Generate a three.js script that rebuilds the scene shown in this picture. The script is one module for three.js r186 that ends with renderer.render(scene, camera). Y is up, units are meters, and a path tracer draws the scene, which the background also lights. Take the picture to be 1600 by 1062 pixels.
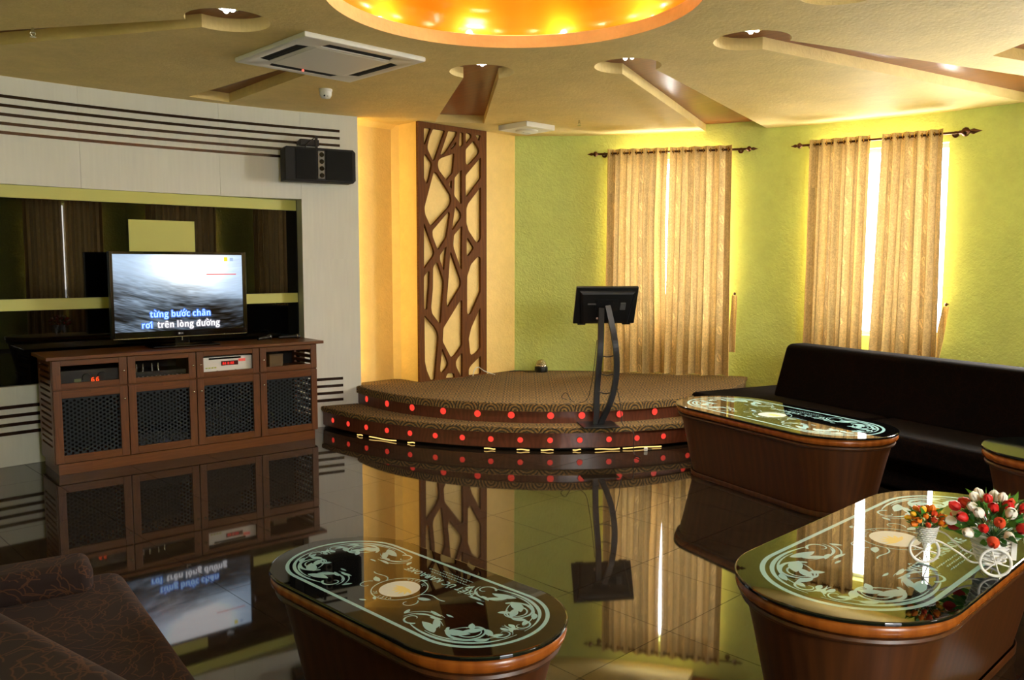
import * as THREE from 'three';
import { RoundedBoxGeometry } from 'three/addons/geometries/RoundedBoxGeometry.js';
import { mergeGeometries, toCreasedNormals } from 'three/addons/utils/BufferGeometryUtils.js';
import { RectAreaLightUniformsLib } from 'three/addons/lights/RectAreaLightUniformsLib.js';

// ---------------------------------------------------------------- camera, sky, daylight, exposure
const scene = new THREE.Scene();
const D2R = Math.PI / 180;
const CAM_H = 1.617, FPX = 1301.7;
const camera = new THREE.PerspectiveCamera(2 * Math.atan(531 / FPX) / D2R, 1600 / 1062, 0.05, 100);
camera.position.set(0, CAM_H, 0);
camera.rotation.set(-5.2 * D2R, -44.13 * D2R, 0.1 * D2R, 'YXZ');
camera.updateMatrixWorld(true);
scene.add(camera);
const renderer = new THREE.WebGLRenderer({ antialias: true });
renderer.toneMapping = THREE.LinearToneMapping;
renderer.toneMappingExposure = 1.0;
renderer.shadowMap.enabled = true;
RectAreaLightUniformsLib.init();
const DAY = 26;                                   // radiance of the hazy tropical daylight outside
const DAY_COLOR = new THREE.Color().setRGB(1.0, 0.955, 0.875);
scene.background = new THREE.Color().setRGB(1, 1, 1);
scene.backgroundIntensity = DAY * 0.45;
// round room: centre and inner radius of the outer wall; every window sits on it
const RC = [2.86, -2.64], RR = 5.715, WALL_T = 0.2;
const CEIL = 3.062, SLAB = 0.08;
const WINDOWS = [30.1, 8.63, -13, -35, -57, -79, -108];   // angles round the room centre
const WIN_HALF = 6.2, WIN_Y0 = 0.9, WIN_Y1 = 2.78;
const polar = (c, r, deg, y = 0) => new THREE.Vector3(c[0] + r * Math.cos(deg * D2R), y, c[1] - r * Math.sin(deg * D2R));
// two windows stand open: the one past the long sofa and one behind the photographer
WINDOWS.forEach((a, i) => {                       // daylight arrives from the sky, above eye level
  const open = i === 2 || i === 6, l = new THREE.RectAreaLight(DAY_COLOR, open ? (i === 2 ? 150 : 60) : DAY, 1.3, open ? 1.5 : 1.7);
  l.name = 'window_daylight';
  l.position.copy(polar(RC, RR + (open ? 0.75 : 0.32), a, open ? 3.0 : 1.95));
  l.lookAt(polar(RC, open ? RR - 1.2 : 0, a, open ? 2.35 : 1.95));
  scene.add(l);
});

// ---------------------------------------------------------------- helpers
let seed = 1234567;
const rnd = () => { seed |= 0; seed = seed + 0x6D2B79F5 | 0; let t = Math.imul(seed ^ seed >>> 15, 1 | seed); t = t + Math.imul(t ^ t >>> 7, 61 | t) ^ t; return ((t ^ t >>> 14) >>> 0) / 4294967296; };
const rr = (a, b) => a + (b - a) * rnd();
const V = (x, y, z) => new THREE.Vector3(x, y, z);
const taken = {};
const numbered = (n) => { taken[n] = (taken[n] ?? -1) + 1; return taken[n] ? n + '_' + String(taken[n]).padStart(3, '0') : n; };
function shade(o) { o.castShadow = o.receiveShadow = true; return o; }
function mesh(name, geo, mat, parent = scene) {
  if (Array.isArray(geo)) geo = join(geo);
  const m = shade(new THREE.Mesh(geo, mat)); m.name = parent === scene ? numbered(name) : name; parent.add(m); return m;
}
function join(list) { return list.length === 1 ? list[0] : mergeGeometries(list.map((g) => { let h = g.index ? g.toNonIndexed() : g; for (const k of Object.keys(h.attributes)) if (!['position', 'normal', 'uv'].includes(k)) h.deleteAttribute(k); h.clearGroups?.(); return h; })); }
function thing(name, label, category, pos = [0, 0, 0], turn = 0, group) {
  const g = new THREE.Group(); g.name = numbered(name); g.position.set(...pos); g.rotation.y = turn; scene.add(g);
  g.userData = { label, category }; if (group) g.userData.group = group; return g;
}
function tag(o, label, category, group) { o.userData.label = label; o.userData.category = category; if (group) o.userData.group = group; return o; }
function structure(o, label, category) { o.userData.kind = 'structure'; if (label) o.userData.label = label; if (category) o.userData.category = category; return o; }
const at = (g, x = 0, y = 0, z = 0, rx = 0, ry = 0, rz = 0) => { if (rx) g.rotateX(rx); if (ry) g.rotateY(ry); if (rz) g.rotateZ(rz); return g.translate(x, y, z); };
// box by extents with uv in metres
function box(x0, x1, y0, y1, z0, z1) {
  const g = new THREE.BoxGeometry(x1 - x0, y1 - y0, z1 - z0); metreUV(g); return g.translate((x0 + x1) / 2, (y0 + y1) / 2, (z0 + z1) / 2);
}
function rbox(x0, x1, y0, y1, z0, z1, r = 0.004, s = 2) {
  const g = new RoundedBoxGeometry(x1 - x0, y1 - y0, z1 - z0, s, r); metreUV(g); return g.translate((x0 + x1) / 2, (y0 + y1) / 2, (z0 + z1) / 2);
}
function metreUV(g) {
  const p = g.attributes.position, n = g.attributes.normal, uv = new Float32Array(p.count * 2);
  for (let i = 0; i < p.count; i++) {
    const ax = Math.abs(n.getX(i)), ay = Math.abs(n.getY(i)), az = Math.abs(n.getZ(i));
    if (ax >= ay && ax >= az) { uv[2 * i] = p.getZ(i); uv[2 * i + 1] = p.getY(i); }
    else if (ay >= az) { uv[2 * i] = p.getX(i); uv[2 * i + 1] = p.getZ(i); }
    else { uv[2 * i] = p.getX(i); uv[2 * i + 1] = p.getY(i); }
  }
  g.setAttribute('uv', new THREE.BufferAttribute(uv, 2)); return g;
}
const tube = (pts, r, n = 24, k = 8, closed = false) => new THREE.TubeGeometry(new THREE.CatmullRomCurve3(pts, closed), n, r, k, closed);
const cyl = (r0, r1, h, k = 24) => new THREE.CylinderGeometry(r0, r1, h, k);
const lathe = (pts, k = 32) => new THREE.LatheGeometry(pts.map((p) => new THREE.Vector2(...p)), k);
// curved block between two radii, two angles (degrees) and two heights; uv in metres
function arcBlock(c, r0, r1, a0, a1, y0, y1, step = 1.5) {
  const n = Math.max(1, Math.ceil(Math.abs(a1 - a0) / step)), P = [], N = [], U = [], I = [];
  const quad = (a, b, cc, d, na, nb, ua, ub, uc, ud) => { const k = P.length / 3; for (const [p, q, u] of [[a, na, ua], [b, nb, ub], [cc, nb, uc], [d, na, ud]]) { P.push(p.x, p.y, p.z); N.push(q.x, q.y, q.z); U.push(...u); } const fl = b.clone().sub(a).cross(cc.clone().sub(a)).dot(na) < 0; if (fl) I.push(k, k + 2, k + 1, k, k + 3, k + 2); else I.push(k, k + 1, k + 2, k, k + 2, k + 3); };
  const pt = (r, a, y) => polar(c, r, a, y), dir = (a, s) => V(s * Math.cos(a * D2R), 0, -s * Math.sin(a * D2R)), up = V(0, 1, 0), dn = V(0, -1, 0);
  for (let i = 0; i < n; i++) {
    const A = a0 + (a1 - a0) * i / n, B = a0 + (a1 - a0) * (i + 1) / n, u0 = A * D2R * r0, u1 = B * D2R * r0;
    quad(pt(r0, A, y0), pt(r0, B, y0), pt(r0, B, y1), pt(r0, A, y1), dir(A, -1), dir(B, -1), [u0, y0], [u1, y0], [u1, y1], [u0, y1]);
    quad(pt(r1, B, y0), pt(r1, A, y0), pt(r1, A, y1), pt(r1, B, y1), dir(B, 1), dir(A, 1), [u1, y0], [u0, y0], [u0, y1], [u1, y1]);
    quad(pt(r0, A, y1), pt(r0, B, y1), pt(r1, B, y1), pt(r1, A, y1), up, up, [u0, r0], [u1, r0], [u1, r1], [u0, r1]);
    quad(pt(r1, A, y0), pt(r1, B, y0), pt(r0, B, y0), pt(r0, A, y0), dn, dn, [u0, r1], [u1, r1], [u1, r0], [u0, r0]);
  }
  for (const [A, s] of [[a0, -1], [a1, 1]]) { const t = V(-Math.sin(A * D2R), 0, -Math.cos(A * D2R)).multiplyScalar(s * Math.sign(a1 - a0)); const q = [pt(r0, A, y0), pt(r0, A, y1), pt(r1, A, y1), pt(r1, A, y0)]; if (s > 0) q.reverse(); quad(...q, t, t, [0, y0], [0, y1], [r1 - r0, y1], [r1 - r0, y0]); }
  const g = new THREE.BufferGeometry(); g.setAttribute('position', new THREE.Float32BufferAttribute(P, 3)); g.setAttribute('normal', new THREE.Float32BufferAttribute(N, 3)); g.setAttribute('uv', new THREE.Float32BufferAttribute(U, 2)); g.setIndex(I); return g;
}
// flat slab from a plan outline [[x,z]...] with holes, top at y1
function planSlab(outline, y0, y1, holes = [], bevel = 0) {
  const s = new THREE.Shape(outline.map(([x, z]) => new THREE.Vector2(x, -z)));
  for (const h of holes) s.holes.push(new THREE.Path(h.map(([x, z]) => new THREE.Vector2(x, -z))));
  const g = new THREE.ExtrudeGeometry(s, bevel ? { depth: y1 - y0 - 2 * bevel, bevelEnabled: true, bevelThickness: bevel, bevelSize: bevel, bevelOffset: -bevel, bevelSegments: 3 } : { depth: y1 - y0, bevelEnabled: false });
  g.rotateX(-Math.PI / 2); return g.translate(0, y0 + bevel, 0);
}
// photo pixel -> ray; used only together with the plane, wall or floor that the thing touches
const camQ = camera.quaternion.clone();
const ray = (x, y) => V((x - 800) / FPX, -(y - 531) / FPX, -1).applyQuaternion(camQ);
const onHeight = (x, y, h) => { const d = ray(x, y); return d.multiplyScalar((h - CAM_H) / d.y).add(camera.position); };
const onPlaneZ = (x, y, z) => { const d = ray(x, y); return d.multiplyScalar(z / d.z).add(camera.position); };

// ---------------------------------------------------------------- textures
function noiseField(n, seed0) {           // tileable value noise n x n
  let s = seed0; const r = () => { s = Math.imul(s, 1664525) + 1013904223 | 0; return (s >>> 8) / 16777216; };
  const v = Float32Array.from({ length: n * n }, r);
  return (x, y) => { const xf = ((x % n) + n) % n, yf = ((y % n) + n) % n, x0 = Math.floor(xf), y0 = Math.floor(yf), tx = xf - x0, ty = yf - y0, sx = tx * tx * (3 - 2 * tx), sy = ty * ty * (3 - 2 * ty), x1 = (x0 + 1) % n, y1 = (y0 + 1) % n; return (v[y0 * n + x0] * (1 - sx) + v[y0 * n + x1] * sx) * (1 - sy) + (v[y1 * n + x0] * (1 - sx) + v[y1 * n + x1] * sx) * sy; };
}
function dataTex(w, h, fn, srgb = true, repeat = [1, 1]) {
  const d = new Uint8Array(w * h * 4);
  for (let y = 0; y < h; y++) for (let x = 0; x < w; x++) { const c = fn(x / w, y / h), k = (y * w + x) * 4; d[k] = Math.max(0, Math.min(255, c[0])); d[k + 1] = Math.max(0, Math.min(255, c[1])); d[k + 2] = Math.max(0, Math.min(255, c[2])); d[k + 3] = 255; }
  const t = new THREE.DataTexture(d, w, h); t.wrapS = t.wrapT = THREE.RepeatWrapping; t.magFilter = THREE.LinearFilter; t.minFilter = THREE.LinearMipmapLinearFilter; t.generateMipmaps = true; if (srgb) t.colorSpace = THREE.SRGBColorSpace; t.repeat.set(...repeat); t.needsUpdate = true; return t;
}
function canvasTex(w, h, draw) {
  const c = document.createElement('canvas'); c.width = w; c.height = h; draw(c.getContext('2d'), w, h);
  const t = new THREE.CanvasTexture(c); t.colorSpace = THREE.SRGBColorSpace; t.magFilter = THREE.LinearFilter; return t;
}
const n8 = noiseField(8, 11), n16 = noiseField(16, 22), n32 = noiseField(32, 33), n64 = noiseField(64, 44), n128 = noiseField(128, 55);
const plasterBump = dataTex(512, 512, (u, v) => { const k = 90 * n32(u * 32, v * 32) + 100 * n64(u * 64, v * 64) + 60 * n128(u * 128, v * 128); return [k, k, k]; }, false, [1 / 0.9, 1 / 0.9]);
const mottled = (c, amp, rep) => dataTex(256, 256, (u, v) => { const k = 1 + amp * ((n8(u * 8, v * 8) - 0.5) + 0.7 * (n32(u * 32, v * 32) - 0.5) + 0.5 * (n128(u * 128, v * 128) - 0.5)); return c.map((x) => x * k); }, true, rep);
const woodTex = (a, b, rep) => dataTex(256, 512, (u, v) => {       // grain along v
  const w = u * 16 + 1.6 * n8(u * 8, v * 4), g = 0.5 + 0.5 * Math.sin(w * 6.283 * 0.75), f = n128(u * 128, v * 8), k = Math.min(1, Math.max(0, 0.45 * g + 0.35 * f + 0.3 * n16(u * 16, v * 4) - 0.05));
  return a.map((x, i) => x + (b[i] - x) * k);
}, true, rep);

// text with Vietnamese marks that the built-in fonts lack: h horn, ` grave, ' acute, ^ circumflex, . dot below
function markedText(c, text, marks, x, y, size, outline) {
  const w = c.measureText(text).width, xh = /[A-ZĐÚ]/.test(text) ? size * 0.72 : size * 0.55, lw = size * 0.1 + outline;
  if (outline) { c.lineWidth = outline; c.lineJoin = 'round'; c.strokeText(text, x, y); } else c.fillText(text, x, y);
  c.lineWidth = lw; const line = (...p) => { c.beginPath(); c.moveTo(x + p[0] * size, y - p[1] * size); for (let i = 2; i < p.length; i += 2) c.lineTo(x + p[i] * size, y - p[i + 1] * size); c.stroke(); };
  const W = w / size, X = xh / size;
  for (const m of marks) {
    if (m === 'h') line(W - 0.1, X - 0.02, W + 0.02, X + 0.02, W + 0.03, X + 0.12);
    if (m === '`') line(W / 2 - 0.14, X + 0.26, W / 2 + 0.02, X + 0.13);
    if (m === "'") line(W / 2 + 0.12, X + 0.28, W / 2 - 0.02, X + 0.13);
    if (m === '^') line(W / 2 - 0.14, X + 0.1, W / 2, X + 0.22, W / 2 + 0.14, X + 0.1);
    if (m === '.') line(W / 2, -0.16, W / 2 + 0.001, -0.16);
  }
  return w;
}

// ---------------------------------------------------------------- materials
const std = (o) => new THREE.MeshStandardMaterial({ roughness: 0.6, ...o });
const phy = (o) => new THREE.MeshPhysicalMaterial({ roughness: 0.5, ...o });
const rgb = (r, g, b) => new THREE.Color().setRGB(r, g, b);
const M = {
  green: std({ map: mottled([210, 224, 132], 0.04, [0.5, 0.5]), bumpMap: plasterBump, bumpScale: 0.006, roughness: 0.55 }),
  yellow: std({ map: mottled([238, 205, 126], 0.04, [0.5, 0.5]), bumpMap: plasterBump, bumpScale: 0.003, roughness: 0.6 }),
  white: std({ map: dataTex(256, 256, (u, v) => { const k = 214 + 5 * (n128(u * 128, v * 8) - 0.5) + 5 * (n8(u * 8, v * 8) - 0.5); return [k, k, k * 0.955]; }, true, [0.6, 0.6]), roughness: 0.5 }),
  ceiling: std({ map: mottled([226, 200, 132], 0.05, [0.5, 0.5]), bumpMap: plasterBump, bumpScale: 0.002, roughness: 0.7 }),
  soffit: phy({ map: woodTex([112, 56, 22], [144, 78, 34], [1.2, 0.5]), roughness: 0.28, ior: 1.38 }),
  olive: std({ color: 0xc3c36a, roughness: 0.4 }),
  blackGlass: phy({ color: 0x040404, roughness: 0.015, ior: 1.38 }),
  strip: phy({ color: 0x2a1710, roughness: 0.18 }),
  grout: std({ color: 0x40342a, roughness: 0.8 }),
  lattice: phy({ map: woodTex([90, 50, 12], [112, 66, 18], [2, 1]), roughness: 0.7, ior: 1.3 }),
  cabinet: phy({ map: woodTex([82, 45, 15], [108, 62, 24], [3, 1.2]), roughness: 0.38 }),
  cabinetH: phy({ map: (() => { const t = woodTex([82, 45, 15], [108, 62, 24], [3, 1.2]); t.rotation = Math.PI / 2; return t; })(), roughness: 0.34 }),
  tableWood: phy({ map: woodTex([62, 31, 10], [88, 47, 16], [1.2, 0.8]), roughness: 0.42 }),
  tableRim: phy({ map: woodTex([128, 64, 18], [160, 88, 28], [1.2, 0.8]), roughness: 0.25 }),
  riser: phy({ map: woodTex([84, 44, 30], [112, 62, 42], [2, 2]), roughness: 0.28 }),
  blackPlastic: phy({ color: 0x0d0d0e, roughness: 0.35 }),
  blackGloss: phy({ color: 0x060606, roughness: 0.06 }),
  blackMatte: std({ color: 0x121213, roughness: 0.75 }),
  blackSteel: phy({ color: 0x141416, roughness: 0.4, metalness: 0.3 }),
  mesh: phy({ color: 0x22272a, roughness: 0.75, ior: 1.35 }),
  chrome: std({ color: 0xd8d8d4, roughness: 0.18, metalness: 1 }),
  bronze: std({ color: 0x5a3a24, roughness: 0.3, metalness: 0.85 }),
  brass: std({ color: 0xc9a25a, roughness: 0.25, metalness: 1 }),
  whitePlastic: std({ color: 0xdcdad2, roughness: 0.45 }),
  greyPlastic: std({ color: 0xb9b8b0, roughness: 0.5 }),
  darkSlot: std({ color: 0x070707, roughness: 0.95 }),
  cable: std({ color: 0x0c0c0c, roughness: 0.6 }),
  pane: phy({ color: 0xffffff, roughness: 0.0, transmission: 1, thickness: 0, ior: 1.5 }),
  aluminium: std({ color: 0xc9cbc8, roughness: 0.4, metalness: 0.6 }),
};
const glow = (color, k) => std({ color: 0x111111, emissive: color, emissiveIntensity: k, roughness: 0.5 });

// ================================================================ THE SETTING
// ---- floor: dark polished 60 cm tiles
{
  const floor = structure(mesh('floor', planSlab(Array.from({ length: 96 }, (_, i) => { const p = polar(RC, RR + 0.1, i * 3.75); return [p.x, p.z]; }), -0.12, -0.006), M.grout), 'dark polished brown tile floor with thin joints', 'floor');
  const variants = [0, 1, 2, 3].map((k) => phy({
    map: dataTex(128, 128, (u, v) => { const q = 0.8 + 0.35 * n16((u + k * 0.31) * 16, v * 16) + 0.5 * (n128(u * 128, (v + k * 0.2) * 128) - 0.5) ; return [36 * q, 28 * q, 20 * q]; }),
    roughness: 0.035, ior: 1.85 }));
  const geo = new THREE.BoxGeometry(0.5975, 0.012, 0.5975);
  for (let i = -9; i < 14; i++) for (let j = -12; j < 10; j++) {
    const x = 1.178 + 0.6 * (i + 0.5), z = -2.065 - 0.6 * (j + 0.5), d = Math.hypot(x - RC[0], z - RC[1]);
    if (d > RR + 0.2) continue;
    if (Math.hypot(x - 7.19, z + 6.91) < 2.2) continue;             // wholly under the stage
    if (x < -1.9 || z > 2.2) continue;                              // behind the camera
    const t = mesh('tile', geo, variants[Math.floor(rnd() * 4)], floor);
    t.position.set(x, -0.006, z); t.rotation.set(rr(-1, 1) * 0.0006, Math.floor(rnd() * 4) * Math.PI / 2, rr(-1, 1) * 0.0006);
  }
}
// ---- outer wall with its window openings
{
  const g = [], edges = WINDOWS.map((a) => [a - WIN_HALF, a + WIN_HALF]).sort((p, q) => p[0] - q[0]), top = CEIL + SLAB;
  let a = edges[edges.length - 1][1] - 360;
  for (const [lo, hi] of edges) {
    g.push(arcBlock(RC, RR, RR + WALL_T, a, lo, 0, top));
    g.push(arcBlock(RC, RR, RR + WALL_T, lo, hi, 0, WIN_Y0), arcBlock(RC, RR, RR + WALL_T, lo, hi, WIN_Y1, top));
    a = hi;
  }
  structure(mesh('wall_right', g, M.green), 'curved lime green textured plaster wall with the curtained windows', 'wall');
  WINDOWS.forEach((w, i) => {
    const c = polar(RC, RR + 0.13, w, 0), half = (RR + 0.1) * Math.sin(WIN_HALF * D2R);
    const f = new THREE.Group(); f.name = 'window_' + (i + 1); f.position.copy(c); f.rotation.y = (w + 90) * D2R + Math.PI; scene.add(f);
    structure(f, 'aluminium framed window behind the curtains', 'window');
    const fr = [];
    for (const s of [-1, 1]) fr.push(box(s * half - 0.02, s * half + 0.02, WIN_Y0, WIN_Y1, -0.025, 0.025));
    fr.push(box(-half, half, WIN_Y0, WIN_Y0 + 0.04, -0.025, 0.025), box(-half, half, WIN_Y1 - 0.04, WIN_Y1, -0.025, 0.025), box(-0.02, 0.02, WIN_Y0, WIN_Y1, -0.02, 0.02));
    mesh('window_frame', fr, M.aluminium, f);
    for (const s of [-1, 1]) { const p = new THREE.PlaneGeometry(half - 0.02, WIN_Y1 - WIN_Y0 - 0.08); mesh('pane', p.translate(s * half / 2, (WIN_Y0 + WIN_Y1) / 2, 0), M.pane, f); }
  });
}
// ---- ceiling slab: round dome opening, ten keyhole recesses that widen towards the wall
const DC = [3.288, -3.377], DR = 1.035;
const KEYS = [[122.2, 2.4, 9], [89.5, 2.7, 3.90], [53.7, 3.6, 4.06], [17.5, 3.6, 9], [-15.5, 3.5, 9], [-49, 3.5, 9], [-85, 3.5, 9], [-121, 3.5, 9], [-157, 3.5, 9], [158, 3.2, 9]];
const KR = 1.76, KRAD = 0.245;
{
  const ringR = RR + 0.17, holes = [];
  holes.push(Array.from({ length: 96 }, (_, i) => { const p = polar(DC, DR, -i * 3.75); return [p.x, p.z]; }));
  for (const [a, h, rEnd] of KEYS) {
    let phi = 0; for (let p = 0; p < 90; p += 0.25) if (Math.atan2(KRAD * Math.sin(p * D2R), KR + KRAD * Math.cos(p * D2R)) / D2R < h) phi = p; else break;
    const pts = [], put = (r, t) => { const p = polar(DC, r, a + t); pts.push([p.x, p.z]); };
    const limit = (t) => { let r = rEnd; for (; r > 1; r -= 0.01) { const p = polar(DC, r, a + t); if (Math.hypot(p.x - RC[0], p.z - RC[1]) < RR + 0.06) break; } return r; };
    for (let p = phi; p <= 360 - phi; p += (360 - 2 * phi) / 40) { const x = KR + KRAD * Math.cos(p * D2R), y = KRAD * Math.sin(p * D2R); put(Math.hypot(x, y), Math.atan2(y, x) / D2R); }
    // a radial end for arms that stop short follows a straight line
    put(limit(-h), -h); put(limit(h), h);
    holes.push(pts.reverse());
  }
  // the brown wedge that starts between two arms beside the second window
  holes.push([[6.52, -1.94], [6.95, -1.80], [7.35, -1.30], [6.6, -0.75], [6.1, -1.45]].reverse());
  const outline = Array.from({ length: 120 }, (_, i) => { const p = polar(RC, ringR, i * 3); return [p.x, p.z]; });
  structure(mesh('ceiling', planSlab(outline, CEIL, CEIL + SLAB, holes), M.ceiling), 'cream painted ceiling with round dome and keyhole recesses', 'ceiling');
  const upper = planSlab(Array.from({ length: 96 }, (_, i) => { const p = polar(RC, RR + WALL_T, i * 3.75); return [p.x, p.z]; }), CEIL + SLAB, CEIL + SLAB + 0.06, [Array.from({ length: 96 }, (_, i) => { const p = polar(DC, DR + 0.17, -i * 3.75); return [p.x, p.z]; })]);
  structure(mesh('trim_1', upper, M.soffit), 'glossy brown laminate backing inside the ceiling recesses', 'ceiling panel');
  // dome drum
  const dome = new THREE.Group(); dome.name = 'trim_2'; dome.position.set(DC[0], CEIL + SLAB, DC[1]); scene.add(dome);
  structure(dome, 'round ceiling dome lined with glossy orange laminate', 'dome');
  const orange = phy({ map: woodTex([236, 128, 22], [255, 168, 48], [0.6, 0.25]), roughness: 0.12, ior: 1.8 });
  const prof = [[DR + 0.16, 0.0], [DR + 0.16, 0.16], [DR + 0.05, 0.34], [0.6, 0.52], [0.001, 0.58]];
  mesh('dome_shell', lathe(prof, 96), orange, dome);
  mesh('dome_cover', lathe([[DR + 0.25, 0.0], [DR + 0.25, 0.62], [0.001, 0.68]], 64), M.blackMatte, dome);
  const strip = new THREE.TorusGeometry(DR + 0.11, 0.012, 8, 128); strip.rotateX(Math.PI / 2); strip.translate(0, 0.02, 0);
  mesh('led_strip', strip, glow(rgb(1, 0.55, 0.14), 3), dome);
  for (let i = 0; i < 12; i++) { const l = new THREE.PointLight(rgb(1, 0.76, 0.42), 0.27); l.name = 'dome_led_light'; l.position.set((DR + 0.1) * Math.cos(i * 30 * D2R), 0.05, (DR + 0.1) * Math.sin(i * 30 * D2R)); l.castShadow = true; dome.add(l); }
}
// ---- white feature wall (left): gently curved panels in front of the outer wall, with a black glass recess
const WC = [2.023, 1.569], WR = 9.065;
const wa = (x) => Math.acos((x - WC[0]) / WR) / D2R;
{
  const wall = new THREE.Group(); wall.name = 'wall_left'; scene.add(wall); structure(wall, 'white panelled feature wall with dark strips and black glass', 'wall');
  const aR = wa(4.738), aJ = wa(4.19), aL = wa(-0.75), aJL = wa(1.05), y1 = 2.236, y0 = 0.637, back = WR + 0.16;
  const cuts = [aR, aJ, wa(3.45), wa(2.30), aJL, aL];
  for (let i = 0; i < cuts.length - 1; i++) {
    const lo = cuts[i] + 0.006, hi = cuts[i + 1] - 0.006, ends = i === 0 || i === cuts.length - 2;
    if (ends) mesh('wall_panel', arcBlock(WC, WR, i ? back : WR + 0.04, lo, hi, 0, CEIL), M.white, wall);
    else { mesh('wall_panel', arcBlock(WC, WR, back, lo, hi, y1, CEIL), M.white, wall); mesh('wall_panel', arcBlock(WC, WR, back, lo, hi, 0, y0), M.white, wall); }
  }
  // flat black glass and olive bands in the recess
  const rec = new THREE.Group(); rec.name = 'recess'; rec.position.set(4.222, 0, -7.402); rec.rotation.y = -3.2 * D2R; wall.add(rec);
  mesh('jamb', arcBlock(WC, WR + 0.04, WR + 0.175, aJ - 0.25, aJ - 0.006, 0, CEIL), M.white, wall);
  mesh('backing', box(-3.25, 0.02, 0.60, 2.27, -0.06, -0.022), M.blackMatte, rec);
  mesh('olive_band', box(-3.2, 0, 2.135, 2.234, -0.02, 0.006), M.olive, rec);
  mesh('olive_band', box(-3.2, 0, 1.238, 1.330, -0.02, 0.006), M.olive, rec);
  for (const [xa, xb] of [[-1.576, 0], [-3.2, -1.579]]) {
    mesh('black_glass_panel', box(xa, xb, 1.332, 2.133, -0.02, 0), M.blackGlass, rec);
    mesh('black_glass_panel', box(xa, xb, 0.64, 1.236, -0.02, 0), M.blackGlass, rec);
  }
  mesh('olive_panel', box(-1.562, -0.998, 1.60, 1.995, 0, 0.007), M.olive, rec);
  // dark wood strips
  for (let k = 0; k < 5; k++) mesh('strip', arcBlock(WC, WR - 0.008, WR, wa(4.563), wa(-0.7), 2.895 - k * 0.0695, 2.919 - k * 0.0695), M.strip, wall);
  for (let k = 0; k < 4; k++) mesh('strip', arcBlock(WC, WR - 0.008, WR, wa(4.557), wa(-0.7), 0.462 - k * 0.0705, 0.489 - k * 0.0705), M.strip, wall);
}
// ---- yellow alcove and pilaster
const PZ = -6.868;
{
  const g = [box(4.5, 5.36, 0, CEIL, -7.36, -7.25), box(5.322, 6.72, 0, CEIL, -7.3, PZ)];
  // small cove moulding along the top and in the corner of the alcove
  const cove = new THREE.Shape(); cove.moveTo(0, 0); cove.lineTo(0.05, 0); cove.lineTo(0, -0.05); cove.lineTo(0, 0);
  g.push(new THREE.ExtrudeGeometry(cove, { depth: 0.62, bevelEnabled: false }).rotateY(-Math.PI / 2).translate(5.34, CEIL, -7.25));
  const c2 = new THREE.Shape(); c2.moveTo(0, 0); c2.lineTo(-0.06, 0); c2.lineTo(0, -0.06); c2.lineTo(0, 0);
  g.push(new THREE.ExtrudeGeometry(c2, { depth: CEIL, bevelEnabled: false }).rotateX(-Math.PI / 2).translate(5.322, 0, -7.25));
  structure(mesh('wall_back', g, M.yellow), 'yellow plaster alcove and pilaster behind the lattice', 'wall');
}

// ---- warm strip lamp hidden behind the edge of the white wall, washing the alcove
{
  const t = thing('strip_lamp', 'warm strip lamp hidden behind the white wall edge, lighting the yellow alcove', 'lamp', [4.66, 0, -7.215]);
  mesh('channel', box(-0.03, -0.012, 0.42, 3.03, -0.012, 0.05), M.aluminium, t);
  mesh('led_strip', box(-0.012, -0.008, 0.43, 3.02, 0.0, 0.03), glow(rgb(1, 0.66, 0.2), 3), t);
  const l = new THREE.RectAreaLight(rgb(1, 0.72, 0.28), 30, 0.035, 2.55); l.name = 'strip_lamp_light'; l.position.set(0, 1.73, 0.015); l.rotation.y = -Math.PI / 2; t.add(l);
}

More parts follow.
